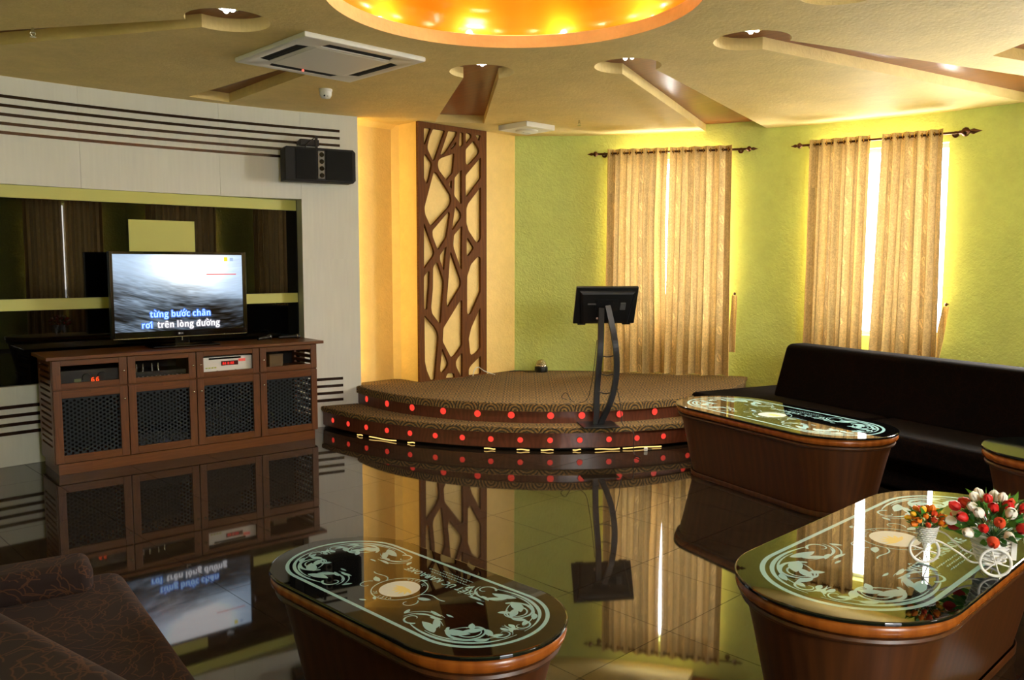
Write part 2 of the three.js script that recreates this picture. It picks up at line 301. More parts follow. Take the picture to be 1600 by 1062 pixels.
// ================================================================ LATTICE PANEL
{
  const A = (x, y) => [640 + x / 7.586, 180 + y / 7.586], B = (x, y) => [640 + x / 7.586, 310 + y / 7.586], C = (x, y) => [640 + x / 6.636, 440 + y / 6.636];
  const f = (F, ...v) => { const o = []; for (let i = 0; i < v.length; i += 2) o.push(F(v[i], v[i + 1])); return o; };
  const H = [
    f(A, 170, 148, 255, 155, 185, 350, 172, 345),
    f(A, 280, 160, 425, 180, 300, 530, 285, 540, 270, 525, 215, 400, 215, 360, 240, 250),
    f(A, 462, 182, 568, 195, 555, 245, 440, 430, 410, 462, 365, 470),
    f(A, 552, 310, 552, 350, 490, 410, 495, 385),
    f(A, 598, 200, 638, 205, 638, 350, 605, 382, 585, 360),
    f(A, 667, 207, 715, 213, 735, 235, 735, 265, 667, 345),
    f(A, 780, 232, 848, 235, 822, 312),
    f(A, 760, 300, 820, 390, 828, 430, 815, 465, 715, 580, 685, 592, 667, 570, 667, 405),
    f(A, 848, 495, 848, 745, 680, 970, 667, 950, 667, 710),
    f(A, 190, 455, 265, 560, 268, 590, 235, 750, 215, 805, 200, 812, 172, 745, 170, 480),
    f(A, 535, 450, 515, 680, 440, 772, 350, 650, 335, 590, 345, 530, 380, 505),
    f(A, 505, 765, 500, 880, 460, 810),
    f(A, 620, 640, 620, 1050, 605, 1050, 530, 950, 535, 740),
    [...f(A, 300, 668, 330, 690, 490, 945, 497, 1010), ...f(B, 490, 60, 470, 100, 280, 310, 255, 322, 240, 310, 185, 185, 178, 110, 185, 75), ...f(A, 285, 680)],
    [...f(A, 848, 845), ...f(B, 848, 475, 825, 515, 805, 523, 785, 510, 700, 380, 675, 290, 675, 120, 690, 75), ...f(A, 700, 1040)],
    f(B, 550, 88, 612, 170, 615, 225, 515, 375, 503, 370, 540, 110),
    f(B, 470, 160, 482, 185, 440, 460, 355, 595, 345, 605, 330, 595, 275, 450, 272, 380, 455, 165),
    f(B, 172, 285, 290, 610, 295, 650, 280, 690, 180, 828, 172, 825),
    f(B, 625, 320, 622, 840, 612, 840, 525, 590, 520, 540, 527, 435),
    f(B, 690, 460, 762, 580, 755, 605, 705, 678, 685, 680, 678, 660, 678, 480),
    f(B, 440, 560, 412, 850, 402, 845, 362, 730, 362, 670),
    [...f(B, 485, 630, 495, 640, 605, 950, 612, 990), ...f(C, 530, 50, 405, 258, 392, 258, 385, 200, 398, 66)],
    [...f(B, 325, 752, 340, 765, 405, 970, 408, 1000), ...f(C, 355, 60, 325, 425, 318, 433, 305, 425, 235, 330, 225, 270), ...f(B, 278, 1060, 280, 820, 300, 780)],
    [...f(B, 240, 860), ...f(C, 205, 60, 185, 280, 175, 292, 157, 288, 152, 270), ...f(B, 172, 1060, 172, 925, 215, 865)],
    [...f(B, 825, 685, 845, 705), ...f(C, 740, 100, 640, 330, 615, 347, 598, 325), ...f(B, 683, 1060, 685, 920, 730, 780, 800, 700)],
    f(C, 155, 350, 165, 355, 265, 470, 295, 525, 303, 580, 265, 1018, 222, 1022, 180, 920, 160, 830),
    f(C, 540, 188, 548, 205, 548, 655, 520, 700, 470, 770, 437, 788, 425, 775, 345, 620, 352, 480, 520, 205),
    f(C, 735, 265, 738, 690, 690, 745, 655, 762, 630, 750, 615, 590, 640, 480),
    f(C, 340, 685, 400, 830, 402, 855, 390, 890, 345, 945, 320, 935, 320, 890),
    f(C, 545, 735, 552, 760, 550, 985, 535, 985, 485, 880, 480, 830, 500, 790),
    f(C, 740, 765, 742, 955, 615, 972, 615, 905, 640, 865),
    f(C, 395, 950, 460, 945, 476, 994, 374, 1000),
  ];
  const zf = PZ + 0.034, toPlane = ([x, y]) => { const p = onPlaneZ(x, y, zf); return new THREE.Vector2(p.x, p.y); };
  const soft = (poly) => {                                          // corners of the cut-outs are routed round
    const n = poly.length, path = new THREE.Path(); let sgn = 0;
    for (let i = 0; i < n; i++) sgn += poly[i].x * poly[(i + 1) % n].y - poly[(i + 1) % n].x * poly[i].y;
    if (sgn > 0) poly.reverse();
    for (let i = 0; i < n; i++) {
      const p = poly[i], a = poly[(i + n - 1) % n], b = poly[(i + 1) % n], da = Math.min(0.02, p.distanceTo(a) * 0.45), db = Math.min(0.02, p.distanceTo(b) * 0.45);
      const s = p.clone().lerp(a, da / p.distanceTo(a)), e = p.clone().lerp(b, db / p.distanceTo(b));
      if (i === 0) path.moveTo(s.x, s.y); else path.lineTo(s.x, s.y);
      path.quadraticCurveTo(p.x, p.y, e.x, e.y);
    }
    path.closePath(); return path;
  };
  const x0 = onPlaneZ(653.5, 300, zf).x, x1 = onPlaneZ(760.4, 300, zf).x, yT = onPlaneZ(700, 195.5, zf).y;
  const s = new THREE.Shape([new THREE.Vector2(x0, 0.392), new THREE.Vector2(x1, 0.392), new THREE.Vector2(x1, Math.min(yT, CEIL - 0.004)), new THREE.Vector2(x0, Math.min(yT, CEIL - 0.004))]);
  for (const h of H) s.holes.push(soft(h.map(toPlane)));
  const g = new THREE.ExtrudeGeometry(s, { depth: 0.03, bevelEnabled: false, curveSegments: 4 }).translate(0, 0, PZ + 0.003);
  tag(mesh('lattice_panel', g, M.lattice), 'tall brown wooden lattice panel with irregular branching cut-outs on the yellow pilaster', 'lattice panel');
}

// ================================================================ STAGE
const carpetTex = dataTex(512, 512, (u, v) => {          // overlapping fans of dark rings, 0.5 m repeat
  const cell = 4, U = u * cell, W = v * cell * 2; let best = 0, bd = 9;
  for (let row = Math.floor(W) - 2; row <= Math.floor(W) + 1; row++) {
    for (let c = Math.floor(U) - 1; c <= Math.floor(U) + 1; c++) {
      const cx = c + 0.5 + (row & 1 ? 0.5 : 0), dx = (U - cx) * 1.0, dy = (W - row) * 0.5, d = Math.hypot(dx, dy);
      if (W >= row - 0.001 && d < 0.62 && row >= best) { best = row; bd = d; }
    }
  }
  const ring = Math.sin(bd * 6.283 * 7.5), dark = ring > 0.1 ? 1 : 0, f = 0.86 + 0.3 * (n128(u * 128, v * 128) - 0.5) + 0.25 * n64(u * 64, v * 64);
  const c = dark ? [62, 54, 36] : [136, 104, 52]; return c.map((x) => x * f);
}, true, [1 / 0.86, 1 / 0.86]);
const carpetBump = dataTex(256, 256, (u, v) => { const k = 255 * (0.5 * n128(u * 128, v * 128) + 0.5 * n64(u * 64 + 3, v * 64)); return [k, k, k]; }, false, [3, 3]);
M.carpet = std({ map: carpetTex, bumpMap: carpetBump, bumpScale: 0.004, roughness: 0.95 });
{
  const LO = { c: [7.187, -6.913], r: 2.856, y: 0.213 }, UP = { c: [6.87, -6.58], r: 2.228, y: 0.392 };
  const stage = thing('stage', 'curved two-step carpeted stage with red round lights in its brown risers', 'stage', [0, 0, 0]);
  const inRoom = (p) => Math.hypot(p.x - RC[0], p.z - RC[1]) < RR - 0.006;
  const outline = (S, grow) => {
    let a0 = 100, a1 = 300; const R = S.r + grow, pts = [];
    const ok = (a) => { const p = polar(S.c, R, a); const wz = WC[1] - Math.sqrt(WR * WR - (p.x - WC[0]) ** 2); return inRoom(p) && (p.x > 4.745 ? p.z > -7.245 : p.z > wz + 0.012); };
    while (!ok(a0)) a0 += 0.2; while (!ok(a1)) a1 -= 0.2;
    for (let i = 0; i <= 72; i++) { const p = polar(S.c, R, a0 + (a1 - a0) * i / 72); pts.push([p.x, p.z]); }
    const e = polar(S.c, R, a1), ea = Math.atan2(-(e.z - RC[1]), e.x - RC[0]) / D2R, k0 = Math.atan2(6.862 - 2.64, 6.705 - RC[0]) / D2R;
    for (let i = 0; i <= 24; i++) { const p = polar(RC, RR - 0.006, ea + (k0 - ea) * i / 24); pts.push([p.x, p.z]); }
    pts.push([6.71, PZ + 0.006], [5.316, PZ + 0.006], [5.316, -7.18], [5.25, -7.244]);
    if (pts[0][0] < 4.745) { pts.push([4.75, -7.244]); for (let x = 4.73; x > pts[0][0] + 0.02; x -= 0.1) pts.push([x, WC[1] - Math.sqrt(WR * WR - (x - WC[0]) ** 2) + 0.012]); }
    return [pts, a0, a1];
  };
  const carpetUV = (g) => { const p = g.attributes.position, n = g.attributes.normal, uv = g.attributes.uv; for (let i = 0; i < p.count; i++) { if (Math.abs(n.getY(i)) > 0.5) uv.setXY(i, p.getX(i), -p.getZ(i)); } return g; };
  let ends = {};
  for (const [S, key, y0] of [[LO, 'lo', 0.028], [UP, 'up', 0.213]]) {
    const [inner, a0, a1] = outline(S, -0.004); ends[key] = [a0, a1];
    mesh('riser', planSlab(inner, y0 + 0.001, S.y - 0.012), M.riser, stage);
    const [o] = outline(S, 0.012);
    const top = planSlab(o, S.y - 0.045, S.y, [], 0.012); carpetUV(top);
    // the turned-down carpet edge keeps the fan pattern along the arc
    const lip = arcBlock(S.c, S.r - 0.02, S.r + 0.013, a0 + 0.4, a1 - 0.4, S.y - (key === 'up' ? 0.072 : 0.05), S.y - 0.01, 2);
    mesh(key === 'up' ? 'upper_carpet' : 'lower_carpet', carpetUV(toCreasedNormals(top, 0.5)), M.carpet, stage);
    mesh('carpet_edge', lip, M.carpet, stage);
  }
  mesh('kick_board', arcBlock(LO.c, LO.r - 0.12, LO.r - 0.09, ends.lo[0] + 2, ends.lo[1] - 2, 0.001, 0.03, 2), M.blackMatte, stage);
  // red lights
  const red = glow(rgb(1, 0.05, 0.03), 1.05), disc = cyl(0.029, 0.029, 0.006, 24).rotateX(Math.PI / 2), ring = new THREE.TorusGeometry(0.029, 0.003, 6, 24);
  const ringMat = std({ color: 0x7a1410, roughness: 0.4 });
  const dots = (S, y, list, s) => list.forEach((a) => {
    const l = new THREE.Group(); l.name = 'step_light'; l.position.copy(polar(S.c, S.r - 0.002, a, y)); l.rotation.y = (a + 90) * D2R; stage.add(l); l.scale.setScalar(s);
    mesh('lens', disc, red, l); mesh('bezel', ring, ringMat, l);
  });
  dots(LO, 0.098, Array.from({ length: 17 }, (_, i) => 173.6 + 5.2 * i).filter((a) => a > ends.lo[0] && a < ends.lo[1]), 0.85);
  dots(UP, 0.283, [172.4, 181.9, 190.8, 199.9, 208.7, 216.7, 225.7, 232.85, 241.9, 251.1, 260.1, 269].filter((a) => a > ends.up[0] && a < ends.up[1]), 1.05);
  // golden rope light lying in the gap under the lower riser, visible here and there
  const gold = glow(rgb(1, 0.62, 0.18), 1.6);
  for (const [a, b] of [[186.5, 188], [190, 196.5], [199, 200.5], [214, 216], [219.8, 222], [224, 226.2], [229.6, 231], [233.5, 238], [238.6, 246]]) {
    const pts = []; for (let i = 0; i <= 6; i++) pts.push(polar(LO.c, LO.r - 0.004 + 0.004 * Math.sin(i * 1.3 + a), a + (b - a) * i / 6, 0.012 + 0.003 * Math.sin(i * 0.9 + a)));
    mesh('rope_light', tube(pts, 0.0048, 16, 6), gold, stage);
  }
}

// ================================================================ CURTAINS
const fabricTex = dataTex(512, 1024, (u, v) => {         // gold jacquard: fine vertical ribs, woven leaf rows; 0.6 x 1.2 m repeat
  const stripe = Math.sin(u * 6.283 * 4), weave = n128(u * 128, v * 128), broad = n64(u * 64, v * 4);
  let k = 0.9 + 0.1 * stripe + 0.18 * (weave - 0.5) + 0.14 * (broad - 0.5);
  const cu = (u * 2) % 1, cv = (v * 4 + (Math.floor(u * 2) % 2) * 0.5) % 1, lx = (cu - 0.5) * 3.2 + 0.5 * (cv - 0.5), ly = (cv - 0.5) * 2.6, d = lx * lx * 2.6 + ly * ly;
  if (d < 0.16) k *= d < 0.1 && Math.abs(lx + 0.2 * ly) < 0.05 ? 0.95 : 1.16;
  return [222 * k, 190 * k, 130 * k];
}, true, [1 / 0.6, 1 / 1.2]);
M.curtain = phy({ map: fabricTex, roughness: 0.92, transmission: 0.064, thickness: 0, side: THREE.DoubleSide, sheen: 0.3, sheenRoughness: 0.4, sheenColor: new THREE.Color(0xffe8b8) });
// a panel hanging from eyelets: xs(v) gives left and right edge at height share v (0 bottom, 1 top)
function curtainGeo(xs, y0, y1, waves, amp, phase) {
  const nu = waves * 14, nv = 36, P = [], U = [], I = [], w0 = Math.abs(xs(1)[1] - xs(1)[0]);
  for (let j = 0; j <= nv; j++) for (let i = 0; i <= nu; i++) {
    const v = j / nv, u = i / nu, [l, r] = xs(v), sway = (1 - v) * (1 - v);
    const th = 2 * Math.PI * waves * u + phase + 0.5 * sway * Math.sin(3.1 * u * waves * 0.4 + phase * 3), soft = 1 + 0.25 * Math.sin(7.3 * u + phase) * (1 - v);
    const z = amp * soft * Math.sin(th) + 0.022 * sway * Math.sin(5 * u + phase), x = l + (r - l) * u + 0.008 * (1 - v) * Math.sin(2 * th + 1) + (r - l) / waves * 0.10 * Math.sin(2 * th);
    P.push(x, y0 + (y1 - y0) * v + (v < 0.03 ? 0.008 * Math.sin(th * 0.5) : 0), z); U.push(u * w0 * 1.9, y0 + (y1 - y0) * v);
  }
  for (let j = 0; j < nv; j++) for (let i = 0; i < nu; i++) { const a = j * (nu + 1) + i, b = a + 1, c = a + nu + 1, d = c + 1; I.push(a, b, d, a, d, c); }
  const g = new THREE.BufferGeometry(); g.setAttribute('position', new THREE.Float32BufferAttribute(P, 3)); g.setAttribute('uv', new THREE.Float32BufferAttribute(U, 2)); g.setIndex(I); g.computeVertexNormals(); return g;
}
const ROD_R = 5.544, ROD_Y = 2.84;
const eyeletGeo = new THREE.TorusGeometry(0.021, 0.005, 6, 16).rotateY(Math.PI / 2);
function hang(w, spec, label, group) {
  const c = polar(RC, ROD_R, w, 0);
  const t = thing('curtain', label, 'curtain', [c.x, 0, c.z], (w + 90) * D2R + Math.PI, group);
  mesh('fabric', curtainGeo(spec.xs, spec.y0, ROD_Y + 0.046, spec.waves, spec.amp, spec.phase), M.curtain, t);
  const [l, r] = spec.xs(1), n = spec.waves * 2;
  for (let k = 0; k < n; k++) { const u = ((k * Math.PI - spec.phase) / (2 * Math.PI * spec.waves) + 1) % 1, e = mesh('eyelet', eyeletGeo, M.brass, t); e.position.set(l + (r - l) * u, ROD_Y, 0); e.rotation.y = 0.35 * (k % 2 ? 1 : -1); }
  return t;
}
const finial = lathe([[0.001, 0], [0.012, 0], [0.012, 0.012], [0.024, 0.02], [0.03, 0.035], [0.024, 0.05], [0.012, 0.058], [0.014, 0.066], [0.018, 0.08], [0.009, 0.1], [0.001, 0.125]], 20).rotateZ(-Math.PI / 2);
function rod(w, half, label, group, big = 1) {
  const c = polar(RC, ROD_R, w, 0), t = thing('curtain_rod', label, 'curtain rod', [c.x, 0, c.z], (w + 90) * D2R + Math.PI, group);
  mesh('pole', cyl(0.0115, 0.0115, 2 * half, 16).rotateZ(Math.PI / 2).translate(0, ROD_Y, 0), M.bronze, t);
  for (const s of [-1, 1]) {
    const f = mesh('finial', finial, M.bronze, t); f.position.set(s * half, ROD_Y, 0); if (s < 0) f.rotation.y = Math.PI; else f.scale.setScalar(big);
    const dz = -(RR - 0.004 - Math.sqrt(ROD_R ** 2 + (half - 0.05) ** 2)) ; 
    mesh('bracket', [box(s * (half - 0.05) - 0.008, s * (half - 0.05) + 0.008, ROD_Y - 0.012, ROD_Y + 0.006, dz, 0.004), at(cyl(0.03, 0.03, 0.01, 20), s * (half - 0.05), ROD_Y, dz + 0.006, Math.PI / 2)], M.bronze, t);
  }
}
const straight = (l, r) => () => [l, r];
rod(WINDOWS[0], 0.79, 'dark bronze curtain rod with finials over the stage window');
rod(WINDOWS[1], 0.72, 'dark bronze curtain rod above the sofa window with a large round finial', undefined, 1.5);
hang(WINDOWS[0], { xs: (v) => [-0.705 + 0.01 * v, -0.022 - 0.02 * Math.sin(Math.min(1, Math.max(0, (v - 0.2) / 0.8)) * Math.PI) - 0.01 * v], y0: 0.405, waves: 5, amp: 0.044, phase: 0.4 }, 'gold patterned curtain on the stage window, beside the yellow corner', 'curtains on the stage window');
hang(WINDOWS[0], { xs: (v) => [-0.02 + 0.022 * v, 0.665 - 0.012 * v], y0: 0.405, waves: 5, amp: 0.044, phase: 1.7 }, 'gold patterned curtain on the stage window, beside the hanging tieback', 'curtains on the stage window');
hang(WINDOWS[1], { xs: (v) => [-0.655, -0.085 + 0.02 * v], y0: 0.03, waves: 5, amp: 0.042, phase: 0.2 }, 'gold patterned curtain behind the long dark sofa, hanging straight', 'curtains on the sofa window');
hang(WINDOWS[1], { xs: (v) => [0.015 + 0.05 * v, 0.645 - 0.045 * v], y0: 0.03, waves: 5, amp: 0.042, phase: 2.2 }, 'gold patterned curtain behind the long dark sofa with a loose top corner', 'curtains on the sofa window');
// windows beyond the picture, seen only as reflections in the black glass
for (const [i, open] of [[3, 0], [4, 0], [5, 0]]) {
  const w = WINDOWS[i], e = i === 5 ? 0.028 : -0.008;
  rod(w, 0.75, 'bronze curtain rod on a window facing the black glass wall', 'rods mirrored in the black glass');
  hang(w, { xs: straight(-0.68, -e), y0: 0.03, waves: open ? 4 : 6, amp: 0.036, phase: 0.4 }, 'gold curtain on a window facing the black glass wall', 'curtains mirrored in the black glass');
  hang(w, { xs: straight(e, 0.68), y0: 0.03, waves: open ? 4 : 6, amp: 0.036, phase: 1.4 }, 'gold curtain on a window facing the black glass wall', 'curtains mirrored in the black glass');
}
// tiebacks hanging from wall knobs
function tieback(w, x, yTop, len, lean, label) {
  const cz = RR - 0.02, a = w - Math.atan2(x, ROD_R) / D2R, c = polar(RC, cz, a, yTop), t = thing('curtain_tieback', label, 'tieback', [c.x, c.y, c.z], (a + 90) * D2R + Math.PI);
  mesh('knob', [at(cyl(0.008, 0.008, 0.05, 12), 0, 0, 0.01, Math.PI / 2), at(new THREE.SphereGeometry(0.016, 14, 10), 0, 0, 0.04)], M.bronze, t);
  const g = new THREE.BoxGeometry(0.075, len, 0.012, 6, 16, 2), p = g.attributes.position;
  for (let i = 0; i < p.count; i++) { const v = 0.5 - p.getY(i) / len; p.setX(i, p.getX(i) * (0.75 + 0.3 * v) + lean * v * len); p.setZ(i, p.getZ(i) + 0.01 * Math.sin(p.getX(i) * 90) + 0.03); p.setY(i, p.getY(i) - len / 2 - 0.02); }
  g.computeVertexNormals(); mesh('strap', metreUV(g), M.curtain, t);
}
tieback(WINDOWS[0], 0.705, 1.30, 0.62, -0.03, 'pale fabric tieback hanging from a knob beside the stage window');
tieback(WINDOWS[1], 0.66, 1.24, 0.62, -0.16, 'pale fabric tieback hanging from a knob behind the long dark sofa');

// ================================================================ TV CABINET
const CAB = [1.851, 0, -6.905], CAB_TURN = -3.9 * D2R;
const cabPoint = (x, y, z) => V(x, y, z).applyAxisAngle(V(0, 1, 0), CAB_TURN).add(V(...CAB));
{
  const t = thing('media_cabinet', 'long brown wooden media cabinet with perforated doors and slatted ends', 'cabinet', CAB, CAB_TURN);
  const W = 2.195, Dp = 0.49, zb = -Dp, X = [0, 0.54, 1.085, 1.64, 2.195];
  mesh('top', rbox(-0.04, W + 0.055, 0.884, 0.911, zb - 0.01, 0.03, 0.004), M.cabinetH, t);
  mesh('plinth', box(0.02, W - 0.035, 0, 0.08, zb + 0.01, -0.002), M.cabinetH, t);
  mesh('bottom_board', box(0.02, W - 0.02, 0.08, 0.1, zb, -0.022), M.cabinetH, t);
  mesh('shelf', box(0.02, W - 0.02, 0.645, 0.663, zb, -0.024), M.cabinetH, t);
  mesh('back_panel', box(0.02, W - 0.02, 0.1, 0.884, zb, zb + 0.012), M.darkSlot, t);
  for (const x of X.slice(1, 4)) mesh('divider', box(x - 0.009, x + 0.009, 0.1, 0.884, zb + 0.012, -0.024), M.cabinet, t);
  for (const [x0, x1] of [[0, 0.022], [W - 0.022, W]]) {           // slatted ends: stiles plus slats
    const side = new THREE.Group(); side.name = 'side_panel'; t.add(side);
    mesh('stile', [box(x0, x1, 0.08, 0.884, -0.075, -0.022), box(x0, x1, 0.08, 0.884, zb, zb + 0.06), box(x0, x1, 0.08, 0.2, zb + 0.06, -0.075), box(x0, x1, 0.86, 0.884, zb + 0.06, -0.075)], M.cabinet, side);
    for (let k = 0; k < 14; k++) mesh('slat', box(x0, x1, 0.2 + k * 0.0478 + 0.018, 0.2 + (k + 1) * 0.0478, zb + 0.06, -0.075), M.cabinetH, side);
  }
  // perforated plate shared by the four lower doors
  const perf = (w, h) => {
    const s = new THREE.Shape([new THREE.Vector2(0, 0), new THREE.Vector2(w, 0), new THREE.Vector2(w, h), new THREE.Vector2(0, h)]), px = 0.0262, py = 0.0345, r = 0.0108;
    for (let i = 0; i * px < w - 0.03; i++) for (let j = 0; j * py < h - 0.04; j++) { const cx = 0.018 + i * px, cy = 0.018 + j * py + (i % 2 ? py / 2 : 0); const p = new THREE.Path(); for (let k = 0; k < 8; k++) { const a = -k * Math.PI / 4; k ? p.lineTo(cx + r * Math.cos(a), cy + r * Math.sin(a)) : p.moveTo(cx + r, cy); } p.closePath(); s.holes.push(p); }
    return new THREE.ExtrudeGeometry(s, { depth: 0.002, bevelEnabled: false });
  };
  const perfGeo = perf(0.43, 0.48);
  const smoked = phy({ color: 0xffffff, roughness: 0.02, transmission: 1, thickness: 0, ior: 1.5 });
  const knobGeo = join([at(cyl(0.004, 0.004, 0.014, 10), 0, 0, 0.007, Math.PI / 2), at(new THREE.SphereGeometry(0.009, 12, 8), 0, 0, 0.018)]);
  for (let k = 0; k < 4; k++) {
    const x0 = X[k] + 0.004, x1 = X[k + 1] - 0.004, left = k >= 2;
    for (const [y0, y1, low] of [[0.085, 0.648, 1], [0.66, 0.879, 0]]) {
      const d = new THREE.Group(); d.name = 'door'; t.add(d); const b = 0.058, bt = low ? 0.06 : 0.042;
      mesh('door_stile', rbox(x0, x0 + b, y0, y1, -0.022, 0, 0.003), M.cabinet, d); mesh('door_stile', rbox(x1 - b, x1, y0, y1, -0.022, 0, 0.003), M.cabinet, d);
      mesh('door_rail', rbox(x0 + b, x1 - b, y1 - bt, y1, -0.021, -0.001, 0.002), M.cabinetH, d); mesh('door_rail', rbox(x0 + b, x1 - b, y0, y0 + bt, -0.021, -0.001, 0.002), M.cabinetH, d);
      if (low) { const p = mesh('perforated_plate', perfGeo, M.mesh, d); p.position.set(x0 + b - 0.006, y0 + bt - 0.006, -0.017); p.scale.set((x1 - x0 - 2 * b + 0.012) / 0.43, (y1 - y0 - 2 * bt + 0.012) / 0.48, 1); }
      else mesh('glass_pane', new THREE.PlaneGeometry(x1 - x0 - 2 * b, y1 - y0 - 2 * bt).translate((x0 + x1) / 2, (y0 + y1) / 2, -0.012), smoked, d);
      const n = mesh('knob', knobGeo, M.chrome, d); n.position.set(left ? x0 + 0.026 : x1 - 0.026, low ? y1 - 0.10 : (y0 + y1) / 2, 0);
    }
  }
  // equipment inside
  const unit = (name, label, cat, x, y, z, w, h, dd, mat) => { const p = cabPoint(x, y, z), g = thing(name, label, cat, [p.x, p.y, p.z], CAB_TURN); mesh('case', rbox(-w / 2, w / 2, 0, h, -dd, 0, 0.004), mat, g); return g; };
  const knob = (g, x, y, r, m = M.greyPlastic) => mesh('dial', at(cyl(r, r * 1.1, 0.014, 18), x, y, 0.007, Math.PI / 2), m, g);
  const a = unit('amplifier', 'black amplifier with glowing orange numerals behind the first upper cabinet door', 'amplifier', 0.272, 0.664, -0.045, 0.44, 0.13, 0.3, M.blackPlastic);
  knob(a, -0.02, 0.065, 0.032, M.blackPlastic); knob(a, 0.09, 0.07, 0.032, M.blackPlastic);
  const screenTex = (w, h, draw, k) => { const tx = canvasTex(w, h, draw); return std({ color: 0x050505, emissive: 0xffffff, emissiveMap: tx, emissiveIntensity: k, roughness: 0.3 }); };
  mesh('display', new THREE.PlaneGeometry(0.075, 0.05).translate(0.037, 0.05, 0.016), screenTex(96, 64, (c) => { c.fillStyle = '#200400'; c.fillRect(0, 0, 96, 64); c.fillStyle = '#ff4a10'; c.font = 'bold 62px sans-serif'; c.fillText('6', 8, 54); c.fillText('6', 52, 54); }, 1.6), a);
  mesh('small_display', new THREE.PlaneGeometry(0.05, 0.025).translate(-0.085, 0.05, 0.002), std({ color: 0x5d6a48, roughness: 0.4 }), a);
  const mx = unit('audio_mixer', 'dark mixer with small knobs behind the second upper cabinet door', 'mixer', 0.81, 0.664, -0.06, 0.42, 0.075, 0.3, M.blackPlastic);
  for (let k = 0; k < 11; k++) knob(mx, -0.17 + k * 0.034, 0.03, 0.007);
  for (let k = 0; k < 4; k++) mesh('plug', at(cyl(0.006, 0.006, 0.06, 10), -0.17 + k * 0.05 + (k > 1 ? 0.02 : 0), 0.105, -0.05), M.chrome, mx);
  const pl = unit('karaoke_player', 'silver karaoke player with red display behind the third upper cabinet door', 'player', 1.366, 0.664, -0.04, 0.44, 0.155, 0.3, M.whitePlastic);
  mesh('display', new THREE.PlaneGeometry(0.15, 0.038).translate(0.02, 0.098, 0.003), screenTex(192, 48, (c) => { c.fillStyle = '#300404'; c.fillRect(0, 0, 192, 48); c.fillStyle = '#ff2a20'; c.font = 'bold 40px sans-serif'; c.fillText('88 8:88', 14, 39); }, 1.3), pl);
  mesh('button', box(0.1, 0.16, 0.105, 0.13, 0, 0.004), glow(rgb(1, 0.12, 0.08), 0.7), pl);
  mesh('disc_tray', box(-0.16, 0.12, 0.135, 0.15, 0, 0.003), M.blackGloss, pl);
  for (let k = 0; k < 4; k++) mesh('button', rbox(-0.19 + k * 0.025, -0.172 + k * 0.025, 0.06, 0.07, 0, 0.005, 0.002), std({ color: 0xb8c040, roughness: 0.5 }), pl);
  mesh('socket', [at(cyl(0.009, 0.009, 0.006, 12), -0.09, 0.03, 0.003, Math.PI / 2), at(cyl(0.009, 0.009, 0.006, 12), 0.07, 0.03, 0.003, Math.PI / 2)], M.blackPlastic, pl);
  const sb = unit('small_box', 'small brown box standing behind the fourth upper cabinet door', 'box', 1.86, 0.664, -0.14, 0.13, 0.13, 0.12, std({ color: 0x6b5430, roughness: 0.7 }));
  mesh('lid', box(-0.066, 0.066, 0.118, 0.133, -0.122, 0.002), std({ color: 0x5c4728, roughness: 0.7 }), sb);
  const pw = unit('power_amplifier', 'black power amplifier with two blue lamps behind the second perforated door', 'amplifier', 0.81, 0.1, -0.06, 0.42, 0.13, 0.32, M.blackPlastic);
  for (const x of [0.0, 0.045]) mesh('indicator_lamp', at(new THREE.SphereGeometry(0.007, 10, 8), x, 0.035, 0.03), glow(rgb(0.45, 0.5, 1), 4), pw);
  const ps = unit('power_supply', 'black power supply stack behind the third perforated door', 'equipment', 1.366, 0.1, -0.1, 0.42, 0.3, 0.3, M.blackPlastic);
  for (let k = 0; k < 2; k++) mesh('faceplate', box(-0.2, 0.2, 0.02 + k * 0.14, 0.13 + k * 0.14, 0, 0.006), M.blackSteel, ps);
}

